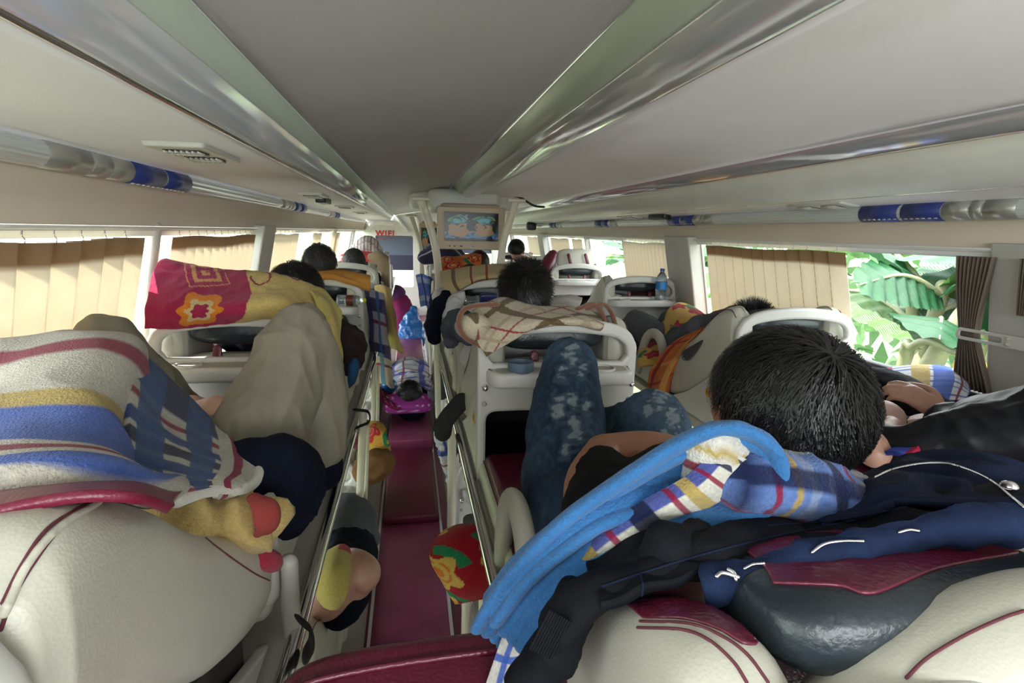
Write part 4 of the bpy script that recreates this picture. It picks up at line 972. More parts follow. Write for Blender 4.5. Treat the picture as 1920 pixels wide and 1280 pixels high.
# ---- generic reclining passenger
def passenger(x, y0, label, shirt, trous, hc=None, face=(0, .75, .6), crown=(0, -.7, .7), hk=1.0, hn=1200, hairkw=None, arms=True, skin=None, hairm=None, knees=-.46, headk=1.0, dz=0):
    s = Vector((x, y0, dz)); hc = Vector(hc) if hc is not None else s+Vector((0, .25, -.195)); R = headframe(face, crown)
    g = lambda v: s+Vector(v)
    parts = head_parts(hc, R, headk)+[tube([hc+R @ Vector((0, -.01, -.05)), g((0, .36, -.36)), g((0, .42, -.40))], [.055, .06, .08], 12), tube([g((0, .42, -.41)), g((0, .62, -.50)), g((0, .84, -.58))], [.12, .125, .12], 16, flat=.7)]
    arm = []
    for q in (-1, 1):
        a, b, c = g((q*.14, .42, -.43)), g((q*.165, .64, -.55)), g((q*.06, .82, -.48))
        parts += [tube([a, b], [.05, .04], 12), tube([b, c], [.04, .027], 12)]+hand(c, (-q*.8, .3, 0), (0, -.2, 1), -q, .35); arm += [tube([a, b], [.062, .054], 12), tube([b, b.lerp(c, .6)], [.053, .042], 12)]
    o = body_obj(parts, skin or SKIN2, label, voxel=.009)
    hair(o, hc, R, headk*1.03, n=hn, seed=int(x*100+y0*10) % 97, m=hairm, **(hairkw or {}))
    cloth_obj('shirt', [tube([g((0, .40, -.42)), g((0, .62, -.505)), g((0, .84, -.585))], [.14, .142, .135], 16, flat=.74), tube([g((-.15, .42, -.42)), g((.15, .42, -.42))], .068, 12)]+arm, shirt, o, voxel=.011, amp=.005)
    lg = []
    for q in (-1, 1): lg += [tube([g((q*.09, .86, -.60)), g((q*.12, 1.10, knees-.08)), g((q*.12, 1.24, knees-.06))], [.10, .088, .072], 14), tube([g((q*.12, 1.24, knees-.06)), g((q*.10, 1.50, -.71))], [.07, .05], 12)]
    cloth_obj('trousers', lg, trous, o, voxel=.011, amp=.006)
    return o
cx = XC+W_/2
passenger(cx-.05, 1.63, 'person with black hair, wrapped in beige plaid blanket, in the middle berth', WHITEC, GREYT, hc=P(983, 545, y=1.86), hn=3200, hairkw=dict(length=.040, cover=-.35, wid=.0014, spiky=.10), crown=(0, -.35, .9), face=(0, .9, .25), headk=1.02)
passenger(XR+.24, 1.87, 'person with short spiky black hair, right column beside the pleated curtain', GREYT, GREYT, hc=P(1405, 612, y=2.06), hn=2600, hairkw=dict(length=.034, spiky=.8, cover=-.3, wid=.0014), crown=(-.1, -.6, .75), face=(.4, .7, .4), headk=.98, skin=SKIN)
passenger(XL+.27, 3.10, 'person with greying wavy dark hair, sitting up behind the orange cloth, left column', GREYT, GREYT, hc=P(599, 492, y=3.22), hn=1500, hairkw=dict(length=.05, wid=.002, cover=-.3, wave=.004), crown=(0, -.2, 1), face=(0, 1, 0), hairm=HAIR2, headk=1.0)
passenger(XL+.33, 4.45, 'person with dark hair behind the pale arch, left column', NAVYC, GREYT, hc=P(664, 490, y=4.62), hn=700, hairkw=dict(wid=.003), crown=(0, -.5, .8), hairm=HAIR2)
passenger(XL+.27, 1.78, 'person under the crimson and yellow blanket, only dark hair showing', NAVYC, GREYT, hc=P(555, 545, y=2.02), hn=2200, hairkw=dict(length=.11, wid=.0018, wave=.004, cover=-.4), crown=(-.2, -.3, .8), face=(.2, .9, -.1), hairm=GUNM)
passenger(XR+.25, 6.4, 'far person with dark hair in the right column, near the front window', BLKC, GREYT, hc=P(968, 466, y=6.5), hn=500, hairkw=dict(wid=.004), crown=(0, -.2, 1), face=(.3, .9, 0), headk=1.15)
passenger(XC+.33, 4.6, 'person with dark red hair under the orange floral blanket', BLKC, GREYT, hc=P(898, 492, y=4.72), hn=600, hairkw=dict(wid=.003), hairm=mat('reddish_hair', (.035, .012, .008), .45))  # dark red is the hair's own colour
passenger(cx-.12, 3.03, 'person in white T-shirt with bare arm over the berth edge beside the aisle', WHITEC, NAVYC, hc=Vector((.36, 3.25, -.30)), hn=700)
# ---- right person in the black jacket, hands clasped
cxr = 1.47; s = Vector((cxr, .42, 0)); hc = Vector((1.44, .62, -.12)); R = headframe((.1, .8, .4), (0, -.6, .8))
w1, w2 = P(1770, 775, y=1.17), P(1672, 800, y=1.10)
parts = head_parts(hc, R)+[tube([hc+Vector((0, .04, -.05)), (cxr, .78, -.30)], [.055, .07], 12), tube([(cxr, .82, -.36), (cxr, 1.0, -.46), (cxr, 1.2, -.56)], [.12, .12, .12], 14, flat=.7)]
parts += [tube([P(1810, 790, y=1.08), w1], [.035, .027], 12), tube([P(1640, 850, y=1.0), w2], [.035, .027], 12)]
parts += hand(w1, P(1690, 728, y=1.24)-w1, (-.25, -.5, .8), 1, .42, 1.05)+hand(w2, P(1672, 722, y=1.26)-w2, (.1, -.5, .8), -1, .50, 1.05)
R0 = body_obj(parts, SKIN2, 'person in shiny black jacket with clasped hands at the right edge', voxel=.005)
hair(R0, hc, R, 1.0, n=400)
jk = [tube([P(1985, 790, y=.82), P(1880, 800, y=.94), P(1800, 805, y=1.06), P(1772, 783, y=1.14)], [.09, .085, .062, .048], 18),
      tube([P(1985, 800, y=.82), P(1810, 825, y=.92), P(1712, 842, y=.98), P(1662, 825, y=1.05)], [.08, .072, .058, .046], 18),
      tube([(1.49, .74, -.38), (1.49, .92, -.46), (1.48, 1.12, -.56)], [.13, .13, .12], 20, flat=.75)]
cloth_obj('jacket', jk, JACK, R0, voxel=.006, amp=.010, sc=8, seed=5)
lg = [tube([(1.40, 1.2, -.60), (1.39, 1.45, -.55), (1.39, 1.6, -.52)], [.1, .09, .075], 14), tube([(1.56, 1.2, -.60), (1.60, 1.42, -.52), (1.60, 1.58, -.50)], [.1, .09, .075], 14), tube([(1.6, 1.58, -.50), (1.58, 1.85, -.70)], [.07, .05], 12), tube([(1.39, 1.6, -.52), (1.4, 1.85, -.70)], [.07, .05], 12)]
cloth_obj('trousers', lg, BLKC, R0, voxel=.011)
# ---- aisle: a person lying asleep on the raised floor
hc = P(768, 738, y=4.05); R = headframe((0, .35, .9), (0, -.95, .25))
parts = head_parts(hc, R, 1.05)+[tube([hc+Vector((0, .08, -.01)), (0, 4.22, -1.42), (0, 4.5, -1.41), (0, 4.85, -1.42)], [.05, .09, .13, .12], 14, flat=.7), tube([(-.02, 4.9, -1.42), (-.06, 5.3, -1.39), (-.05, 5.6, -1.40)], [.1, .08, .06], 12), tube([(.04, 4.9, -1.42), (.05, 5.3, -1.39), (.05, 5.6, -1.40)], [.1, .08, .06], 12)]
A = body_obj(parts, SKIN2, 'person with dark hair lying on the aisle floor under a plaid blanket', voxel=.01)
hair(A, hc, R, 1.08, n=1500, length=.05, seed=2, wid=.0022, cover=-.1, whorl=(0, 0, 1))
cloth_obj('shirt', [tube([(0, 4.20, -1.42), (0, 4.5, -1.405), (0, 4.85, -1.42)], [.12, .14, .13], 14, flat=.75)], NAVYC, A, voxel=.012)
# ---- person in magenta at the front of the aisle, back turned
q = lambda px, py: P(px, py, y=8.0)
parts = [tube([q(757, 635), q(756, 605), q(752, 578)], [.18, .20, .15], 18, flat=.8), ell(q(743, 552), (.10, .10, .12)), tube([q(745, 575), q(728, 598), q(722, 570), q(706, 548)], [.08, .075, .065, .055], 14)]
M = body_obj(parts, SKIN2, 'person in magenta top seated at the front of the aisle, elbow bent', voxel=.018)
mg = shirtm('magenta_cotton', (.20, .02, .10))
cloth_obj('magenta_top', [tube([q(757, 640), q(756, 605), q(752, 575)], [.24, .28, .20], 18, flat=.8)], mg, M, voxel=.018, amp=.02, sc=5)
cloth_obj('headscarf', [ell(q(744, 550), (.13, .13, .13))], shirtm('violet_scarf', (.10, .03, .12)), M, voxel=.018)
# ---- lower left: grey trousers, bent arm
q = lambda px, py, y: P(px, py, y=y)
parts = [tube([q(640, 1130, 1.60), q(672, 1090, 1.62), q(684, 1072, 1.60), q(664, 1052, 1.64), q(636, 1046, 1.72)], [.05, .052, .052, .042, .03], 14), tube([q(625, 1100, 1.65), q(640, 1060, 1.85), q(645, 1010, 2.0)], [.10, .12, .11], 16), ell(q(612, 1100, 1.58), (.08, .1, .1))]
B = body_obj(parts, SKIN2, 'person in dark top and grey trousers in lower left berth beside the aisle', voxel=.008)
cloth_obj('shirt', [tube([q(640, 1140, 1.60), q(662, 1108, 1.63)], [.066, .062], 14), tube([q(620, 1105, 1.66), q(640, 1060, 1.85), q(645, 1020, 1.98)], [.115, .135, .12], 16)], NAVYC, B, voxel=.01)
cloth_obj('grey_trousers', [tube([q(638, 1030, 1.93), q(652, 985, 2.08), q(650, 965, 2.2)], [.125, .12, .10], 16), tube([q(650, 968, 2.25), q(690, 1010, 2.4)], [.08, .06], 14)], GREYT, B, voxel=.01, amp=.008)
# ================================================================ blankets, clothes, bags, bottles
def PG_(rows): return [[P(a, b, y=c) for a, b, c in r] for r in rows]
# thick plaid blanket over the left man
pa = sheet('plaid_blanket', PG_([
    [(-90, 700, 1.15), (60, 690, 1.2), (190, 690, 1.22), (250, 720, 1.22), (270, 800, 1.15)],
    [(-90, 655, 1.0), (60, 636, 1.0), (190, 626, 1.0), (262, 648, 1.02), (280, 740, 1.05)],
    [(-90, 740, .80), (60, 712, .78), (180, 712, .78), (245, 745, .84), (240, 800, .98)],
    [(-90, 840, .66), (60, 820, .64), (180, 835, .64), (232, 870, .70), (240, 880, .85)],
    [(-90, 905, .55), (60, 890, .545), (190, 896, .56), (285, 915, .61), (330, 905, .74)],
    [(-90, 916, .56), (60, 902, .57), (180, 904, .60), (280, 926, .66), (330, 925, .76)]]), 110, 150, plaid(WHT, [(.10, .16, WHT), (.215, .055, CRIM), (.42, .07, YEL), (.54, .20, BLU), (.70, .045, CRIM), (.80, .07, BLU), (.90, .06, WHT), (.965, .06, NAVY)], [(.80, .05, SKY)], .62, .66, ou=-.10), thick=.014, amp=.018, scale=5, amp2=.008, scale2=9, seed=1,
    tag=('thick white, blue and crimson plaid fleece blanket at the left edge', 'blanket'))
def hemmed(f):
    def g(u, v):
        c = f(u, v); m = v.max(); lay(c, v > m-.085, (.42, .39, .32)); lay(c, np.abs(v-(m-.045)) < .011, CRIM); return c
    return g
pb = sheet('plaid_blanket', PG_([
    [(250, 700, 1.22), (325, 778, 1.28), (385, 815, 1.30), (450, 860, 1.28)],
    [(236, 640, 1.02), (325, 722, 1.08), (388, 790, 1.12), (462, 856, 1.10)],
    [(238, 720, .86), (320, 790, .92), (400, 835, .98), (481, 880, 1.00)],
    [(236, 800, .78), (320, 850, .82), (400, 880, .88), (470, 905, .92)],
    [(232, 880, .70), (310, 905, .74), (380, 915, .80), (440, 916, .86)],
    [(260, 930, .66), (330, 935, .72), (390, 925, .80), (430, 915, .88)]]), 100, 100, hemmed(plaid((.40, .38, .33), [(.10, .14, NAVY), (.30, .12, (.015, .035, .15)), (.52, .26, (.008, .014, .06)), (.74, .05, CRIM), (.92, .12, (.015, .04, .16))], [(.12, .16, (.03, .07, .18)), (.42, .16, (.028, .065, .17)), (.63, .05, CRIM), (.78, .14, NAVY), (.90, .05, YEL)], .34, .36)), thick=.014, amp=.010, scale=6, amp2=.004, scale2=14, seed=4,
    tag=('dark blue and white plaid blanket end folded beside the navy sleeve', 'blanket'))
for o_ in (pb,):
    mesh('hem', tube([P(*q) if 0 else P(q[0], q[1], y=q[2]) for q in ((462, 848, 1.09), (483, 882, .99), (472, 908, .915), (440, 918, .855), (385, 920, .79), (330, 938, .715))], .010, 10, n=40), mat('cream_fleece', (.50, .47, .40), .95, bump=.8, bscale=300, sheen=.4), o_)
# floral roll lying on the bolster
def rollcloth(name, pts, rad, pat, label, cat='blanket', amp=.006, sc=12, seed=0, parent=None, group=None, m=None, seg=48, n=70, flat=.85, spiral=True, up=None):
    V, Fc = tube(pts, rad, seg, n=n, flat=flat, up=up)
    V = np.array([tuple(v) for v in V]); f = fold(amp, sc, seed)
    c = np.array(pts[0]); ax = np.array(pts[-1])-np.array(pts[0]); L = np.linalg.norm(ax); ax = ax/L
    a = np.arange(len(V)) % seg/seg; u = (V-c) @ ax; r = np.mean(rad)
    V2 = []
    for v in V:
        v = Vector(v); t = max(0, min(1, (v-Vector(pts[0])).dot(Vector(ax))/L)); k = Vector(pts[0]).lerp(Vector(pts[-1]), t); d = (v-k); V2.append(v+d.normalized()*f(v) if d.length > 1e-5 else v)
    o = mesh(name, (V2, Fc), m or FLEECE, parent, cols=pat(u+.4, a*2*math.pi*r), tag=(label, cat, group) if label else None)
    return o
rollcloth('floral_fleece', [P(310, 955, y=.86), P(400, 985, y=.86), P(470, 985, y=.87), P(503, 975, y=.88)], [.045, .055, .060, .040], plain((.42, .30, .11)), 'yellow and red floral fleece rolled on the cream bolster, lower left', seed=3, amp=.012)
mesh('red_rose', tube([P(478, 935, y=.83), P(498, 955, y=.815), P(500, 985, y=.81), P(485, 1000, y=.81)], [.012, .022, .020, .008], 12, flat=.6), mat('rose_fleece', (.22, .028, .022), .95, bump=.8, bscale=300), None, tag=('rose red printed fold at the end of the yellow floral fleece', 'blanket fold'))
rollcloth('crimson_fleece', [P(440, 1035, y=.88), P(490, 1045, y=.90), P(515, 1055, y=.92)], [.018, .024, .016], plain((.28, .02, .04)), 'small crimson fleece end pressed against the cream bolster tip', seed=5)
# crimson and yellow blanket over the left headrest
def l1pat(u, v):
    c = np.tile(C3(.34, .02, .075), (len(u), 1)); U = v/v.max(); Vv = 1-u/u.max()
    edge = .50+.05*np.sin(Vv*5); lay(c, U > edge, (.58, .43, .15))
    x, y = (U-.26)*1.75, (Vv-.62)*1.15; xr, yr = x*.88+y*.47, -x*.47*.6+y*.95
    m = np.maximum(np.abs(xr), np.abs(yr)); sp_ = (m < .19) & (((m*100).astype(int) % 9) < 4) & ~((xr > 0) & (np.abs(yr-.01) < .012)); lay(c, sp_ & (U < edge), (.62, .30, .12))
    d = np.hypot((U-.30)*1.75, (Vv-.22)*1.05); a = np.arctan2(Vv-.22, U-.30); pet = .19+.03*np.cos(6*a)
    lay(c, (d < pet) & (U < edge), (.68, .22, .02)); lay(c, (d < pet*.62) & (U < edge), (.62, .48, .25)); lay(c, (d < pet*.40) & (U < edge), (.34, .02, .075))
    for cx_, cy_, r_ in ((.58, .62, .11), (.76, .70, .06)):
        d = np.hypot((U-cx_)*2.3, (Vv-cy_)*1.2); a = np.arctan2(Vv-cy_, U-cx_); lay(c, (np.abs(d-r_*(1-.18*a/3.1)) < .012) & ((a < 1.4)), (.26, .02, .05))
    return c
sheet('floral_blanket', PG_([
    [(300, 560, 2.25), (400, 560, 2.25), (500, 560, 2.25), (590, 570, 2.2), (640, 600, 2.1)],
    [(312, 492, 1.98), (390, 508, 1.98), (470, 516, 1.98), (555, 524, 1.98), (612, 560, 1.95)],
    [(290, 510, 1.86), (375, 535, 1.84), (460, 542, 1.84), (545, 548, 1.84), (622, 590, 1.80)],
    [(278, 570, 1.75), (360, 580, 1.73), (450, 575, 1.72), (535, 572, 1.73), (628, 640, 1.72)],
    [(272, 616, 1.74), (350, 612, 1.75), (440, 604, 1.75), (525, 600, 1.75), (632, 690, 1.72)]]), 110, 200, l1pat, thick=.018, amp=.010, scale=8, amp2=.004, scale2=20, seed=2,
    tag=('crimson and yellow floral fleece blanket draped over a left headrest', 'blanket'))
sheet('yellow_fleece_drape', PG_([
    [(560, 535, 1.95), (605, 545, 1.95), (640, 585, 1.9)],
    [(590, 560, 1.80), (622, 585, 1.80), (636, 640, 1.80)],
    [(600, 640, 1.72), (630, 650, 1.74), (642, 700, 1.78)],
    [(610, 700, 1.72), (632, 710, 1.74), (640, 760, 1.78)]]), 50, 50, plain((.52, .42, .12)), thick=.01, amp=.008, scale=14, tag=('yellow fleece corner hanging beside the raised khaki knee', 'blanket'))
# orange cloth over the next left headrest, and other covers on the far left berths
sheet('orange_cloth', PG_([
    [(560, 520, 3.4), (600, 516, 3.4), (650, 516, 3.35), (690, 524, 3.3)],
    [(560, 514, 3.16), (600, 511, 3.16), (650, 512, 3.14), (694, 522, 3.12)],
    [(580, 530, 3.08), (620, 520, 3.06), (660, 530, 3.06), (694, 545, 3.07)]]), 30, 50, plain((.55, .26, .06)), CLOTH, thick=.03, amp=.006, scale=10, tag=('orange cloth laid over the arch of a left berth', 'cloth'))
def hang(px, py, w, h, y, pat, label, m=None, name='hanging_blanket', slant=8, seed=0, thick=.02):
    rows = []
    for k in range(5):
        a = k/4; rows.append([(px+slant*a-w*.5, py+h*a, y+.10), (px+slant*a-w*.1, py+h*a-2, y), (px+slant*a+w*.3, py+h*a+3, y-.03), (px+slant*a+w*.5, py+h*a+8, y+.10)])
    return sheet(name, PG_(rows), 50, 40, pat, m, thick=thick, amp=.016, scale=7, seed=seed, tag=(label, 'blanket', 'covers hanging down the left berths'))
hang(700, 545, 40, 115, 3.5, plaid((.42, .40, .50), [(.3, .3, (.03, .03, .12)), (.7, .1, CRIM)], [(.3, .3, (.05, .05, .18)), (.75, .1, (.05, .15, .3))], .3, .25), 'navy and white plaid blanket hanging from a left berth toward the aisle')
hang(718, 535, 26, 120, 4.2, plain((.50, .38, .16)), 'pale ochre cloth hanging off a left berth, next to the magenta top', CLOTH, seed=3, slant=22)
hang(712, 640, 32, 80, 3.9, plaid((.46, .38, .28), [(.3, .16, (.04, .05, .2)), (.6, .06, CRIM)], [(.5, .2, (.06, .16, .24))], .3, .3), 'beige blanket with blue bands hanging low beside the slim cream posts', seed=6)
sheet('red_cloth', PG_([[(640, 480, 5.9), (665, 474, 5.9), (700, 474, 5.9)], [(640, 486, 5.75), (668, 478, 5.75), (706, 482, 5.75)], [(642, 496, 5.70), (670, 488, 5.70), (708, 492, 5.70)]]), 24, 40, plain((.50, .05, .06)), CLOTH, thick=.03, amp=.01, tag=('red cloth heaped over a far left berth', 'cloth'))
sheet('brown_cloth', PG_([[(690, 478, 5.9), (710, 474, 5.9), (726, 484, 5.85)], [(690, 484, 5.72), (712, 480, 5.72), (728, 490, 5.72)], [(692, 530, 5.70), (712, 540, 5.70), (730, 550, 5.72)]]), 24, 30, plain((.26, .19, .12)), CLOTH, thick=.03, amp=.006, tag=('brown flap hanging over the side of a far left berth', 'cloth'))
rollcloth('striped_bundle', [P(668, 468, y=7.0), P(690, 458, y=7.0), P(706, 470, y=7.0)], [.09, .13, .09], plaid((.62, .58, .58), [(.3, .2, (.2, .1, .12)), (.8, .1, (.15, .15, .2))], [(.5, .2, (.35, .25, .2))], .08, .08), 'striped white and brown bundle piled on the farthest left berth', 'bundle')
# middle column: plaid roll over the nearer arch, striped blanket behind
sheet('beige_plaid_blanket', PG_([
    [(880, 600, 1.95), (930, 585, 2.0), (1000, 600, 2.05), (1070, 600, 2.05), (1140, 610, 1.95)],
    [(890, 585, 1.78), (945, 560, 1.80), (1010, 575, 1.84), (1080, 580, 1.84), (1142, 600, 1.78)],
    [(880, 605, 1.68), (940, 590, 1.66), (1010, 588, 1.68), (1080, 588, 1.68), (1140, 610, 1.68)],
    [(895, 640, 1.60), (945, 620, 1.585), (1010, 604, 1.585), (1080, 602, 1.585), (1130, 612, 1.60)],
    [(912, 668, 1.58), (950, 645, 1.58), (1010, 612, 1.58), (1080, 606, 1.59), (1125, 616, 1.61)]]), 80, 120, lambda u, v: plaidT((u+v)*.72+.1, (v-u)*.72+.9), thick=.016, amp=.008, scale=9, seed=6,
    tag=('beige plaid blanket with brown bands, wrapped behind the near middle arch', 'blanket'))
BRN = mat('brown_fleece', (.17, .065, .035), .95, bump=.8, bscale=300, sheen=.4)
mesh('fleece_binding', tube([P(q[0], q[1], y=1.60) for q in ((905, 650), (872, 632), (860, 605), (868, 582), (890, 573), (930, 570))], .013, 12, n=40, flat=.6), BRN, tag=('curved brown binding of the beige plaid blanket, left end', 'blanket edge'))
rollcloth('blanket_end', [P(878, 612, y=1.72), P(890, 612, y=1.62)], [.045, .05], plaidT, 'beige plaid blanket end tucked inside the curved brown binding')
for k_, (dx, l) in enumerate(((0, 'inner brown binding curving at the right end of the plaid blanket'), (18, 'outer brown binding curving at the right end of the plaid blanket'))):
    mesh('fleece_binding', tube([P(q[0]+dx, q[1], y=1.66) for q in ((1085, 578), (1112, 570), (1128, 585), (1136, 610))], .012, 12, n=30, flat=.6), BRN, tag=(l, 'blanket edge'))
sheet('white_crumpled_cloth', PG_([[(1025, 562, 2.2), (1060, 556, 2.2), (1092, 558, 2.2)], [(1022, 572, 2.0), (1060, 560, 2.0), (1090, 566, 2.0)], [(1040, 590, 1.9), (1066, 580, 1.9), (1080, 585, 1.9)]]), 30, 30, plain((.55, .52, .50)), CLOTH, thick=.01, amp=.01, scale=20, tag=('small crumpled white cloth right of the head in the middle berth', 'cloth'))
sheet('striped_blanket_roll', PG_([
    [(828, 520, 3.5), (870, 512, 3.5), (910, 506, 3.5), (955, 504, 3.5)],
    [(826, 513, 3.18), (868, 506, 3.18), (908, 501, 3.18), (955, 498, 3.18)],
    [(830, 535, 3.02), (868, 524, 3.0), (908, 516, 3.0), (955, 514, 3.0)],
    [(846, 556, 2.98), (872, 538, 2.98), (908, 522, 2.98), (955, 518, 2.98)]]), 50, 120, lambda u, v: plaid((.50, .38, .21), [], [(.15, .05, (.13, .085, .04)), (.36, .025, (.22, .03, .02)), (.54, .025, (.28, .02, .02))], 9, .52)(u, v), thick=.03, amp=.004, seed=2, tag=('beige blanket with brown and red stripes rolled over the second middle arch', 'blanket'))
sheet('orange_floral_blanket', PG_([
    [(822, 500, 5.0), (850, 492, 5.0), (875, 486, 5.0), (900, 484, 5.0)],
    [(822, 488, 4.62), (850, 486, 4.62), (878, 478, 4.62), (902, 480, 4.62)],
    [(822, 505, 4.5), (850, 500, 4.5), (880, 500, 4.5), (902, 500, 4.5)],
    [(826, 525, 4.45), (850, 520, 4.45), (880, 515, 4.45), (905, 512, 4.45)]]), 60, 90, flO, thick=.03, amp=.03, scale=5, seed=8, tag=('orange and red floral blanket heaped under the television', 'blanket'))
rollcloth('dark_striped_jacket', [P(800, 482, y=5.9), P(835, 472, y=5.9), P(862, 486, y=5.9)], [.10, .16, .10], plaid((.03, .025, .06), [], [(.5, .12, (.5, .5, .55))], 9, .14), 'dark jacket with pale stripes piled on a middle berth under the television', 'jacket')
hang(795, 515, 26, 60, 5.8, plaid((.08, .14, .42), [(.3, .3, (.3, .35, .5))], [(.6, .2, (.02, .03, .1))], .2, .2), 'blue checked cloth hanging beside the far curved pole')['group'] = 'covers hanging by the middle berths'
def bottle(x, y, z, h, r, label, capc, labelc, lying=None):
    t = thing('water_bottle', (x, y, z), label, 'bottle', 'drink bottles on the berth trays')
    pr = [(0, .0), (.9, .0), (1, .05), (.93, .2), (1, .32), (1, .56), (.98, .66), (.7, .78), (.38, .87), (.36, .93)]
    def lat(pr):
        q = cr(pr, 40); V = [(x+r*a*math.cos(b), y+r*a*math.sin(b), z+h*c_) for a, c_ in q for b in np.linspace(0, 2*math.pi, 24, endpoint=False)]
        return V, [(i*24+j, i*24+(j+1) % 24, (i+1)*24+(j+1) % 24, (i+1)*24+j) for i in range(len(q)-1) for j in range(24)]
    mesh('bottle_body', lat(pr), mat('clear_bottle_plastic', (.75, .85, .9), .06, trans=.9), t)
    mesh('paper_label', lat([(1.02, .33), (1.03, .45), (1.02, .57)]), mat(labelc[0], labelc[1], .4), t)
    mesh('cap', tube([(x, y, z+h*.90), (x, y, z+h*.98)], r*.42, 18, cap=False), mat(capc[0], capc[1], .4), t)
    if lying: t.rotation_euler = lying
    return t
bottle(XR+.02+.385, 3.365, -.418, .215, .037, 'clear water bottle with blue label and blue cap on a right tray', ('blue_cap', (.02, .10, .42)), ('blue_label', (.03, .20, .55)))
bottle(XC+.10, 2.985, -.385, .19, .034, 'clear bottle lying on the second middle tray', ('white_cap', (.7, .7, .7)), ('clear_label', (.45, .5, .55)), lying=(0, math.pi/2, .2))
bottle(XL+.40, 3.06, -.385, .16, .028, 'dark drink bottle with yellow cap lying on a left tray', ('yellow_cap', (.55, .6, .02)), ('brown_label', (.10, .02, .01)), lying=(0, math.pi/2, -.2))
q = P(850, 462, y=5.85); bottle(q.x, q.y, q.z-.12, .26, .05, 'pale blue bottle standing under the television', ('white_cap', (.7, .7, .7)), ('pale_blue_label', (.3, .55, .7)))
mesh('snack_packet', pillow(P(918, 560, y=2.97), (.12, .05, .07), (.2, 0, .1)), mat('blue_foil', (.02, .03, .14), .3), tag=('dark blue snack packet behind the head in the middle berth', 'packet'))
# right column, between the trays
sheet('floral_blanket', PG_([
    [(1215, 640, 3.1), (1250, 600, 3.2), (1275, 575, 3.25), (1300, 585, 3.2), (1330, 610, 3.1)],
    [(1205, 650, 2.9), (1240, 610, 2.9), (1262, 574, 2.95), (1295, 578, 2.95), (1335, 608, 2.9)],
    [(1200, 660, 2.7), (1235, 650, 2.65), (1265, 620, 2.6), (1300, 605, 2.6), (1335, 612, 2.6)],
    [(1200, 690, 2.6), (1235, 680, 2.5), (1265, 650, 2.45), (1300, 625, 2.4), (1340, 612, 2.4)]]), 80, 80, floral(FYEL, FRED, (.5, .05, .1), FGRN, .20, 3), thick=.02, amp=.02, scale=6, seed=7, tag=('yellow floral blanket with crimson roses, between the pillar and berth 11', 'blanket'))
sheet('orange_drape', PG_([
    [(1335, 606, 2.15), (1352, 602, 2.1), (1366, 604, 2.05)],
    [(1270, 640, 2.35), (1300, 632, 2.25), (1345, 612, 2.12)],
    [(1230, 680, 2.45), (1262, 672, 2.35), (1295, 650, 2.26)],
    [(1212, 730, 2.50), (1236, 725, 2.40), (1262, 700, 2.36)],
    [(1205, 800, 2.50), (1225, 790, 2.42), (1250, 765, 2.40)]]), 90, 60, lambda u, v: plaid((.46, .13, .03), [(.3, .08, (.5, .24, .08)), (.7, .06, (.25, .03, .03))], [(.15, .12, (.25, .02, .02)), (.55, .2, (.55, .28, .08)), (.9, .2, (.16, .01, .02))], .3, .22)(u, v), thick=.02, amp=.012, scale=9, seed=4, tag=('orange and maroon shiny quilt hanging from the berth with sticker 11', 'blanket'))
rollcloth('checked_cloth', [P(1290, 665, y=2.22), P(1325, 640, y=2.12)], [.03, .02], plaid((.35, .33, .32), [(.5, .4, (.03, .03, .03))], [(.5, .4, (.03, .03, .03))], .012, .012), 'small black and white checked cloth beside the orange quilt', 'cloth')
sheet('plaid_blanket', PG_([
    [(1640, 720, 1.95), (1700, 715, 1.9), (1770, 715, 1.8), (1815, 740, 1.7)],
    [(1600, 700, 1.72), (1690, 690, 1.62), (1775, 690, 1.52), (1812, 715, 1.45)],
    [(1590, 730, 1.55), (1690, 715, 1.48), (1780, 710, 1.40), (1815, 735, 1.36)],
    [(1590, 790, 1.45), (1690, 765, 1.38), (1770, 752, 1.32), (1812, 752, 1.30)]]), 70, 100, plaid((.55, .56, .58), [(.25, .08, BLU), (.55, .10, BLU), (.8, .08, BLU)], [(.22, .04, CRIM), (.40, .10, YEL), (.55, .16, BLU), (.72, .04, CRIM), (.90, .10, BLU)], .22, .40), thick=.012, amp=.014, scale=7, seed=12, tag=('white and blue plaid blanket over knees below the right window', 'blanket'))
sheet('print_shirt', PG_([[(1655, 850, .98), (1690, 820, 1.06), (1715, 800, 1.10)], [(1680, 850, .93), (1712, 830, 1.0), (1735, 800, 1.04)], [(1700, 860, .90), (1735, 830, .95), (1760, 800, 1.0)]]), 30, 30, plaid((.05, .09, .5), [(.7, .5, (.4, .01, .02))], [], .2, .2), CLOTH, thick=.01, tag=('bright blue and red printed shirt showing inside the black jacket', 'shirt'))
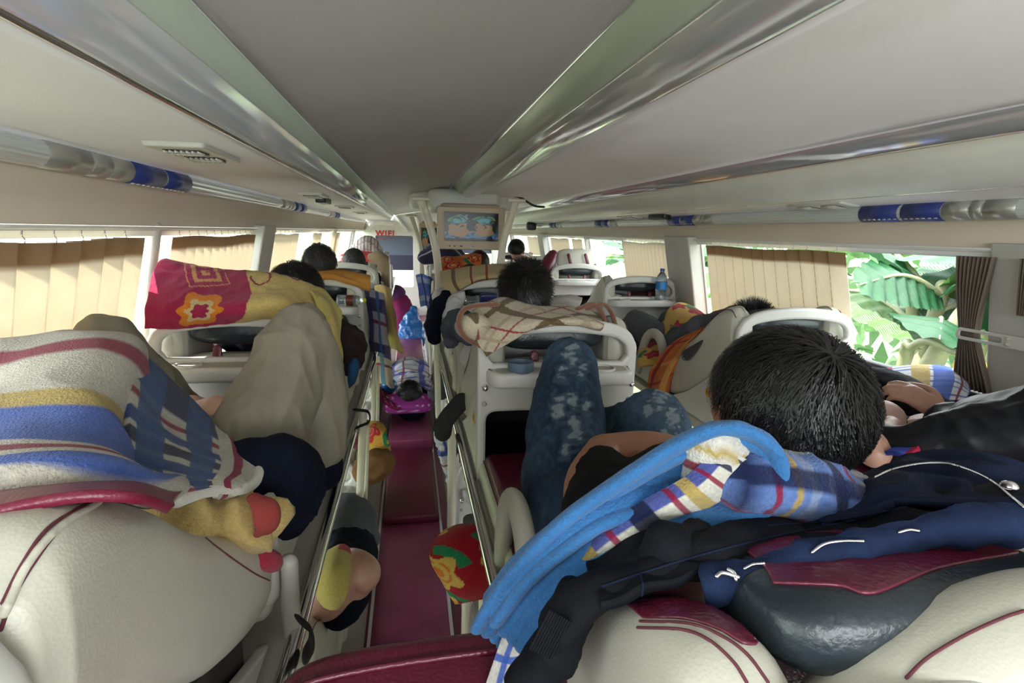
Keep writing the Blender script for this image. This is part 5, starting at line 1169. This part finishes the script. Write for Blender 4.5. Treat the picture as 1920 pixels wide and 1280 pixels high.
# ---- sky blue towelling blanket folded beside the head
VD = (BY*1.0)
def PD(px, py, y): return P(px, py, y=y)
BFL = mat('sky_blue_fleece', (.025, .14, .36), .95, bump=1.0, bscale=300, sheen=.15, mottle=.15, mscale=120)
fb_ = thing('folded_fleece_blanket', PD(1300, 1000, .56), 'sky blue towelling blanket folded and hanging beside the black-haired head', 'blanket')
outer = [(905, 1165, .585), (955, 1085, .575), (1050, 985, .56), (1160, 905, .545), (1270, 835, .53), (1345, 806, .52), (1410, 815, .51), (1448, 862, .50), (1440, 925, .50), (1385, 958, .505), (1290, 975, .51), (1190, 1010, .52), (1100, 1065, .53), (1030, 1125, .54), (975, 1195, .55)]
cen = np.array([(1360, 890)]*15, float)
for k in range(5):
    pts = []
    for i, (a, b, c) in enumerate(outer):
        nx_, ny_ = (1330-a, 905-b) if 3 <= i <= 10 else ((1.0, .75) if i < 3 else (-.8, -.85)); n_ = math.hypot(nx_, ny_); off = k*19
        pts.append(PD(a+nx_/n_*off, b+ny_/n_*off, c+.012*k*(1 if k < 3 else .5)))
    V, Fc = tube(pts, [.0102]*15, 18, n=120, flat=2.2, up=(.4, .8, -.5))
    f = fold(.004, 16, k); V = [Vector(v)+Vector((1, 0, 1)).normalized()*f(Vector(v)) for v in V]
    mesh('fleece_fold', (V, Fc), BFL, fb_)
sheet('printed_inside', PG_([
    [(985, 1165, .560), (1085, 1040, .545), (1190, 955, .528), (1290, 893, .513), (1330, 850, .515)],
    [(1000, 1172, .550), (1102, 1053, .528), (1210, 972, .513), (1315, 910, .500), (1375, 850, .505)],
    [(1018, 1178, .560), (1120, 1066, .545), (1228, 990, .53), (1345, 930, .51), (1412, 865, .51)]]), 40, 160, plaid((.52, .50, .44), [(.12, .28, (.03, .05, .25)), (.90, .15, BLU)], [(.15, .20, NAVY), (.45, .05, CRIM), (.62, .12, YEL), (.86, .06, CRIM)], .085, .14), thick=.012, parent=fb_, amp=.006, scale=14)
for q_, nm in (([(1300, 950, .53), (1318, 890, .52), (1322, 850, .515), (1348, 832, .51), (1378, 850, .51), (1380, 890, .51), (1352, 925, .515)], 0),):
    V, Fc = tube([PD(*q) for q in q_], .010, 14, n=60, flat=2.4, up=(-.55, .55, -.35)); V = [Vector(v) for v in V]
    U_ = np.array([(v-PD(1300, 950, .53)).length for v in V]); mesh('curled_edge', (V, Fc), FLEECE, fb_, cols=plaid((.52, .50, .46), [(.3, .25, (.04, .06, .28)), (.62, .12, CRIM), (.85, .08, YEL)], [], .10, 1)(U_, U_*0))
rollcloth('printed_roll', [PD(1395, 895, .525), PD(1470, 905, .52), PD(1540, 920, .52), PD(1600, 930, .53), PD(1650, 925, .55)], [.052, .052, .046, .036, .022], plaid((.10, .17, .40), [(.2, .14, NAVY), (.48, .06, CRIM), (.66, .06, YEL), (.84, .12, (.2, .26, .42))], [(.2, .16, NAVY), (.55, .14, (.55, .52, .5)), (.8, .06, CRIM)], .115, .13), None, parent=fb_, amp=.006, sc=18, seed=2)
# lower tail of the same blanket
sheet('plaid_tail', PG_([[(960, 1155, .585), (1000, 1150, .57), (1040, 1120, .56)], [(935, 1215, .58), (965, 1222, .57), (1000, 1210, .56)], [(905, 1300, .57), (945, 1305, .56), (985, 1305, .55)]]), 60, 24, plaid((.50, .49, .45), [(.25, .1, NAVY), (.75, .12, BLU)], [(.3, .16, BLU), (.75, .1, NAVY)], .09, .06), parent=fb_, thick=.012)
# ---- navy jacket lying over the headrest
NJ = mat('navy_jacket_cloth', (.008, .013, .034), .85, bump=.35, bscale=380, mottle=.15, mscale=25, spec=.15)
NJ2 = mat('faded_navy_cloth', (.011, .021, .060), .85, bump=.35, bscale=380, mottle=.3, mscale=40, spec=.15)
BJ = mat('black_jacket_cloth', (.005, .006, .009), .8, bump=.25, bscale=380, mottle=.15, mscale=25, spec=.15)
jt = thing('navy_jacket', PD(1500, 1020, .44), 'navy jacket with silver zips spread over the nearest middle headrest', 'jacket')
def jsheet(nm, rows, m, seed, nu=90, nv=160, amp=.014, sc=10, thick=.010, a2=.012):
    V, Fc, U, Vv = grid(PG_(rows), nu, nv, amp=amp, scale=sc, seed=seed, amp2=a2, scale2=18)
    o = mesh(nm, (V, Fc), m, jt); s = o.modifiers.new('t', 'SOLIDIFY'); s.thickness = thick; s.offset = 0; return o
jsheet('jacket_body', [
    [(1130, 1010, .60), (1260, 985, .60), (1400, 965, .60), (1540, 940, .60), (1680, 905, .63), (1800, 890, .60), (1960, 920, .54)],
    [(1100, 1060, .52), (1240, 1000, .52), (1400, 975, .52), (1550, 955, .52), (1680, 945, .55), (1820, 930, .51), (1960, 955, .47)],
    [(1120, 1100, .47), (1260, 1060, .465), (1400, 1030, .46), (1560, 1000, .46), (1700, 960, .46), (1830, 950, .43), (1960, 960, .41)],
    [(1130, 1150, .43), (1280, 1100, .425), (1420, 1070, .425), (1580, 1040, .42), (1720, 1000, .415), (1850, 985, .40), (1960, 985, .385)]], BJ, 2)
jsheet('hood_lining', [
    [(1640, 900, .60), (1700, 872, .60), (1780, 862, .56), (1860, 872, .53), (1960, 905, .49)],
    [(1600, 930, .53), (1680, 905, .52), (1770, 905, .49), (1850, 915, .465), (1960, 940, .44)],
    [(1540, 985, .47), (1660, 955, .455), (1760, 950, .435), (1850, 958, .415), (1960, 965, .395)]], NJ, 5, amp=.012)
jsheet('gathered_waistband', [
    [(1325, 1085, .425), (1430, 1060, .415), (1560, 1020, .41), (1700, 985, .405), (1830, 965, .395), (1960, 960, .375)],
    [(1318, 1098, .415), (1430, 1075, .405), (1560, 1040, .40), (1700, 1003, .395), (1830, 985, .385), (1960, 980, .365)],
    [(1318, 1108, .42), (1430, 1092, .41), (1560, 1060, .405), (1700, 1018, .40), (1830, 1000, .39), (1960, 998, .37)]], NJ2, 7, nu=24, nv=160, amp=.004, sc=40, a2=.008, thick=.016)
def sleeve(nm, pts, rad, m, seed, flat=.7):
    V, Fc, N = blob([tube([PD(*q) for q in pts], rad, 18, flat=flat)], .006, 3, fold(.010, 10, seed))
    return mesh(nm, (V, Fc), m, jt)
sleeve('sleeve', [(1480, 1000, .47), (1340, 1040, .45), (1220, 1085, .45), (1120, 1120, .46), (1065, 1160, .47)], [.028, .029, .031, .034, .033], BJ, 3)
cf = sleeve('ribbed_cuff', [(1075, 1150, .47), (1040, 1205, .47), (1000, 1260, .47)], [.036, .036, .034], BJ, 8)
for k in range(14):
    a_ = k*2.8-18; mesh('cuff_rib', tube([PD(1060+a_*1.6, 1165+a_*.9-4, .443), PD(1025+a_*1.7, 1230+a_*.8, .440)], .0016, 6), BJ, cf)
sleeve('second_sleeve', [(1140, 1078, .50), (1180, 1065, .495), (1235, 1045, .485)], [.020, .026, .028], NJ2, 6, flat=1)
sleeve('sleeve_cuff', [(1222, 1046, .475), (1250, 1030, .47), (1290, 1012, .475), (1330, 1005, .49)], [.018, .027, .022, .014], BJ, 9, flat=1)
JT = surf(*[o for o in ORG if o.parent == jt])
def zipper(pts, n=70):
    c = lie(JT, pts, n*3, .002)
    return mesh('zip', tube(c, [.0017 if i % 3 else .0008 for i in range(len(c))], 6, n=len(c)), CHROME, jt)
zipper([(1640, 895), (1680, 878), (1740, 868), (1790, 872), (1850, 896), (1895, 930), (1919, 950)], 110)
zipper([(1522, 1036), (1545, 1020), (1580, 1014), (1618, 1014)], 36)
zipper([(1685, 998), (1705, 993), (1722, 995)], 18)
zipper([(1395, 1066), (1412, 1058), (1432, 1056)], 14)
for pts in ([(1344, 1080), (1356, 1074), (1384, 1082)], [(1366, 1068), (1376, 1074), (1380, 1086)]):
    mesh('zip_pull', tube(lie(JT, pts, 10, .004), .0022, 8), CHROME, jt)
q = lie(JT, [(1888, 912), (1890, 912)], 2, .003); mesh('snap_button', tube([q[0], q[0]+Vector((0, -.004, .001))], .007, 16), CHROME, jt)
for pts in ([(1130, 1098), (1280, 1050), (1430, 1010), (1600, 975)], [(1440, 985), (1560, 975), (1700, 950)], [(1200, 1075), (1206, 1100), (1200, 1130)]):
    seamline('stitched_seam', lie(JT, pts, 60, .0005), .0013, NJ, jt)
# ---- aisle bundles
sheet('plaid_blanket', PG_([
    [(735, 690, 5.6), (760, 676, 5.7), (785, 676, 5.7), (805, 684, 5.6)],
    [(722, 705, 5.1), (755, 690, 5.1), (785, 690, 5.1), (808, 700, 5.1)],
    [(720, 728, 4.6), (752, 712, 4.6), (785, 712, 4.6), (806, 725, 4.6)],
    [(728, 742, 4.3), (752, 728, 4.3), (785, 730, 4.3), (804, 742, 4.3)]]), 70, 60, plaid((.56, .56, .60), [(.25, .2, (.07, .09, .40)), (.6, .1, (.3, .33, .5)), (.85, .04, CRIM)], [(.25, .2, (.07, .09, .40)), (.65, .06, CRIM)], .30, .26), thick=.02, amp=.05, scale=3.5, amp2=.02, scale2=9, seed=3, tag=('blue and white plaid blanket covering the person on the aisle floor', 'blanket'))
POL = mat('purple_cotton', attr=True, rough=.8)
def dots(u, v):
    c = np.tile(C3(.24, .02, .20), (len(u), 1)); d = np.hypot((u % .045)-.022, (v % .045)-.022); lay(c, d < .007, (.6, .4, .55)); return c
V, Fc = pillow(P(765, 756, y=3.98), (.36, .16, .09), (.5, 0, 0), (.5, .45), 60, 30); V = np.array(V)
mesh('polka_dot_pillow', (V, Fc), POL, cols=dots(V[:, 0]-V[:, 0].min(), V[:, 2]-V[:, 2].min()), tag=('purple polka-dot pillow under the dark head on the aisle floor', 'pillow'))
sheet('crimson_dotted_cloth', PG_([[(700, 722, 4.3), (715, 728, 4.3), (735, 738, 4.3)], [(706, 735, 4.05), (722, 745, 4.0), (742, 756, 3.95)], [(712, 748, 3.98), (730, 760, 3.9), (748, 768, 3.88)]]), 30, 40, lambda u, v: np.where((np.hypot((u % .05)-.025, (v % .05)-.025) < .007)[:, None], C3(.5, .3, .35), C3(.14, .005, .04)), CLOTH, thick=.02, amp=.01, tag=('dark crimson dotted cloth edge left of the polka-dot pillow', 'cloth'))
mesh('blue_bag_knot', ell(P(730, 722, y=4.25), (.06, .06, .06)), mat('blue_plastic', (.02, .14, .45), .25), tag=('small blue plastic knot beside the lying person', 'bag'))
V, Fc, N = blob([ell(P(772, 628, y=7.4), (.19, .17, .26)), tube([P(772, 600, y=7.4), P(776, 580, y=7.4)], [.12, .05], 12)], .016, 3, fold(.03, 7, 4))
mesh('blue_plastic_bag', (V, Fc), mat('blue_plastic', (.02, .14, .45), .25), tag=('full blue plastic bag standing in the aisle before the magenta top', 'bag'))
V, Fc, N = blob([tube([P(690, 880, y=2.45), P(712, 868, y=2.45), P(722, 862, y=2.5)], [.075, .075, .045], 18)], .008, 3, fold(.010, 12, 4))
mesh('brown_bundle', (V, Fc), shirtm('brown_cotton', (.17, .085, .035)), tag=('brown gathered cloth bundle sticking into the aisle below the floral cloth', 'bundle'))
sheet('floral_cloth', PG_([[(684, 792, 2.7), (705, 792, 2.65), (720, 800, 2.6)], [(686, 815, 2.6), (708, 810, 2.55), (727, 822, 2.5)], [(688, 845, 2.55), (710, 845, 2.5), (733, 852, 2.5)]]), 60, 60, floral((.62, .33, .06), (.5, .03, .03), (.7, .15, .12), FGRN, .16, 2), thick=.02, amp=.01, scale=9, tag=('orange cloth with red roses over the brown bundle, left of aisle', 'blanket'))
sheet('red_floral_blanket', PG_([
    [(960, 960, 1.50), (930, 965, 1.50), (900, 975, 1.48), (862, 985, 1.46)],
    [(960, 990, 1.40), (925, 990, 1.38), (880, 990, 1.36), (828, 1005, 1.40)],
    [(960, 1040, 1.34), (925, 1040, 1.32), (875, 1045, 1.30), (810, 1040, 1.36)],
    [(960, 1090, 1.32), (925, 1090, 1.30), (880, 1100, 1.29), (835, 1090, 1.34)],
    [(955, 1125, 1.34), (925, 1120, 1.33), (890, 1118, 1.31), (857, 1125, 1.33)]]), 90, 90, flRY, thick=.016, amp=.016, scale=8, seed=5, tag=('red blanket with yellow flowers bulging into the aisle from the right', 'blanket'))
sheet('yellow_fleece', PG_([[(618, 1035, 1.60), (640, 1024, 1.58), (654, 1030, 1.58)], [(606, 1070, 1.46), (630, 1058, 1.42), (656, 1068, 1.44)], [(602, 1110, 1.42), (622, 1106, 1.38), (648, 1110, 1.40)], [(612, 1132, 1.42), (628, 1138, 1.40), (640, 1128, 1.42)]]), 50, 50, lambda u, v: np.where(((u < .035) & (v > .04))[:, None], C3(.42, .03, .06), C3(.50, .40, .12)), thick=.02, amp=.010, scale=10, tag=('yellow fleece with a rose on the lower left headrest', 'blanket'))
rollcloth('white_plaid_bedding', [P(838, 815, y=2.75), P(850, 850, y=2.75), P(862, 900, y=2.7)], [.08, .09, .08], plaidW, 'white and lilac plaid bedding pressed behind the post right of the aisle', 'bedding', amp=.016)
rollcloth('dark_rolled_clothes', [P(822, 735, y=3.6), P(838, 725, y=3.6), P(850, 738, y=3.6)], [.07, .08, .06], plain((.05, .05, .06)), 'dark grey rolled clothes beside the person on the aisle floor', 'clothes', m=CLOTH, amp=.016)
# hanging straps, cuffs and bags along the berths
def strap(pts, y, r, label, m=WEB, flat=.18, up=(1, 0, 0), nm='webbing_strap'):
    return mesh(nm, tube([P(a, b, y=y) if not isinstance(y, list) else P(a, b, y=c) for (a, b), c in zip(pts, y if isinstance(y, list) else [y]*len(pts))], r, 12, n=30, flat=flat, up=up), m, tag=(label, 'strap', 'black straps hanging from the berths'))
strap([(866, 752), (850, 770), (835, 790), (830, 812)], 2.05, .035, 'wide black strap hanging from the near middle berth', up=(.2, 1, 0))
strap([(566, 1165), (582, 1180), (584, 1205), (575, 1225)], .93, .020, 'black strap curling beside the grey post at the bottom left', up=(1, .3, 0))
strap([(668, 768), (690, 772), (692, 790), (672, 800)], 2.1, .016, 'black strap loop above the thick white post, left', up=(0, 0, 1))
strap([(700, 655), (704, 672), (698, 690)], 2.7, .02, 'small black strap beside the hanging plaid blanket')
V, Fc, N = blob([tube([P(630, 610, y=2.25), P(652, 630, y=2.2), P(668, 655, y=2.2), P(660, 690, y=2.2)], [.05, .07, .07, .04], 14, flat=.6)], .009, 3, fold(.012, 9, 2))
o = mesh('dark_brown_coat', (V, Fc), shirtm('dark_brown_cloth', (.035, .022, .022)), tag=('dark brown coat with blue hem hanging between the left berths', 'coat'))
mesh('blue_hem', tube([P(663, 690, y=2.16), P(660, 710, y=2.18), P(656, 724, y=2.2)], [.045, .035, .008], 12, flat=.5), shirtm('blue_cloth', (.03, .09, .20)), o)
V, Fc, N = blob([tube([P(880, 622, y=1.88), P(860, 605, y=2.0), P(848, 618, y=2.1), P(846, 640, y=2.1)], [.05, .055, .045, .03], 14)], .007, 3, fold(.008, 18, 2))
mesh('grey_jacket_cuff', (V, Fc), shirtm('slate_denim', (.07, .085, .11)), tag=('slate grey rolled cuff over the side of the middle berth', 'sleeve'))
V, Fc, N = blob([tube([P(838, 552, y=2.85), P(822, 575, y=2.8), P(811, 610, y=2.8), P(815, 635, y=2.8)], [.03, .04, .045, .035], 14)], .01, 3, fold(.012, 9, 6))
mesh('navy_backpack', (V, Fc), NAVYC, tag=('navy bag slung on the side of the second middle berth', 'bag'))
mesh('bare_arm', tube([P(836, 562, y=2.7), P(826, 585, y=2.65), P(838, 598, y=2.7)], [.035, .033, .03], 12), SKIN, tag=('bare forearm resting over the navy bag at the berth edge', 'arm')) if 0 else None
V, Fc, N = blob([tube([P(862, 556, y=2.85), P(846, 575, y=2.80), P(842, 600, y=2.80)], [.035, .045, .045], 14)], .009, 3, fold(.008, 12, 6))
mesh('white_pillow', (V, Fc), WHITEC, tag=('white cloth bulging beside the second middle berth, above grey cuff', 'cloth'))
V, Fc, N = blob([tube([P(1190, 548, y=3.55), P(1215, 545, y=3.55), P(1238, 548, y=3.55)], [.05, .07, .05], 14)], .012, 3, fold(.012, 9, 1))
mesh('dark_red_bundle', (V, Fc), shirtm('dark_red_cloth', (.06, .015, .015)), tag=('dark red bundle inside the arch beside the blue water bottle', 'bundle'))
# grey shelf beside the nearest left berth
mesh('side_shelf', plate(rpoly([(.28, -.72), (.30, -.60), (.60, -.66), (.78, -.76), (.78, -.82), (.28, -.82)], .012), [], .10, .006, lambda u, v, w: (-.325+w, u, v-.0)), PLAST2, tag=('grey plastic shelf under the nearest left bolster', 'shelf'))
mesh('upright_tube', tube([P(541, 1055, y=1.0), P(545, 1140, y=1.0), P(552, 1230, y=1.0)], .018, 14), PLAST2, tag=('grey upright tube at the end of the nearest left bolster', 'post'))
# big cream headrest with maroon straps in the right column
hb = thing('upright_headrest', P(1085, 505, y=4.95), 'tall cream headrest with maroon side and straps, right column, standing upright', 'headrest')
V, Fc = pillow(P(1088, 496, y=5.05), (.50, .12, .30), (-.15, 0, 0), (.4, .35), 40, 24)
mesh('cushion', (V, Fc), CREAM, hb); mesh('side_wing', tube([P(1036, 478, y=5.0), P(1028, 495, y=4.95), P(1022, 520, y=4.9)], [.05, .07, .05], 14), MAROON, hb)
for px in (1068, 1100): mesh('headrest_strap', tube([P(px-2, 478, y=4.97), P(px, 486, y=4.96), P(px+2, 494, y=4.96)], .016, 8, flat=.3, up=(0, 1, 0)), MAROON, hb)
q = P(1198, 537, y=4.75); mesh('small_box', box((q.x, 4.76, -.4215), (q.x+.09, 4.81, -.39), .004), mat('blue_grey_cup_ring'), tag=('small grey-blue box on the tray below the cream headrest', 'box'))

# maroon caps, seams and rear bolster of the two nearest berths
def child(o, nm): return [q for q in ORG if q.parent == o and q.name.startswith(nm)]
rb = mesh('rear_bolster', tube([P(1560, 1440, y=.30), P(1660, 1345, y=.30), P(1790, 1265, y=.30), P(1960, 1205, y=.29), P(2100, 1190, y=.28)], [.050, .054, .056, .056, .05], 24, n=60), CREAM, bc)
T = surf(child(bc, 'side_bolster')[0])
sewn('maroon_cap', T, [[(1160, 1120), (1250, 1085), (1340, 1080), (1440, 1090), (1540, 1150), (1600, 1230)], [(1195, 1150), (1270, 1135), (1345, 1140), (1430, 1155), (1520, 1185), (1580, 1232)], [(1205, 1158), (1285, 1160), (1350, 1180), (1405, 1208), (1490, 1196), (1560, 1236)]], MAROON, bc, 40, 70)
for pts in ([(1200, 1164), (1290, 1168), (1350, 1190), (1400, 1225), (1440, 1278)], [(1195, 1176), (1280, 1180), (1330, 1200), (1375, 1240), (1400, 1278)]):
    seamline('seam', lie(T, pts, 50, .001), .0014, THREAD, bc)
T = surf(rb); seamline('seam', lie(T, [(1700, 1270), (1740, 1232), (1810, 1190), (1880, 1158), (1919, 1145)], 50, .001), .0014, THREAD, rb)
T = surf(*child(bc, 'head_pillow'))
sewn('pillow_band', T, [[(1380, 1020), (1500, 1000), (1650, 990), (1800, 980), (1919, 970)], [(1430, 1060), (1520, 1045), (1650, 1030), (1800, 1015), (1919, 1000)], [(1450, 1093), (1570, 1098), (1640, 1112), (1760, 1066), (1919, 1035)]], MAROON, bc, 40, 70)
T = surf(*child(bl, 'side_bolster'))
sheet('maroon_top', PG_([[(-60, 932, .62), (60, 914, .62), (170, 905, .63), (260, 900, .65), (340, 925, .68)], [(-60, 942, .50), (60, 924, .51), (170, 914, .52), (260, 918, .54), (320, 940, .58)], [(-60, 975, .45), (60, 945, .46), (170, 930, .47), (260, 935, .49), (320, 955, .54)]]), 24, 60, plain((.16, .012, .035)), mat('maroon_cap_leather', attr=True, rough=.35, bump=.15, bscale=300, btype='voronoi'), thick=.010, parent=bl)
for pts in ([(205, 935), (260, 936), (330, 962), (400, 1020), (470, 1070), (505, 1088)], [(212, 930), (120, 985), (60, 1060), (20, 1130), (2, 1180)], [(170, 940), (90, 990), (40, 1060), (5, 1130)]):
    seamline('seam', lie(T, pts, 60, .001), .0015, THREAD, bl)
seamline('piping', lie(T, [(190, 938), (110, 990), (50, 1062), (8, 1150)], 60, .0005), .0035, CREAM, bl)
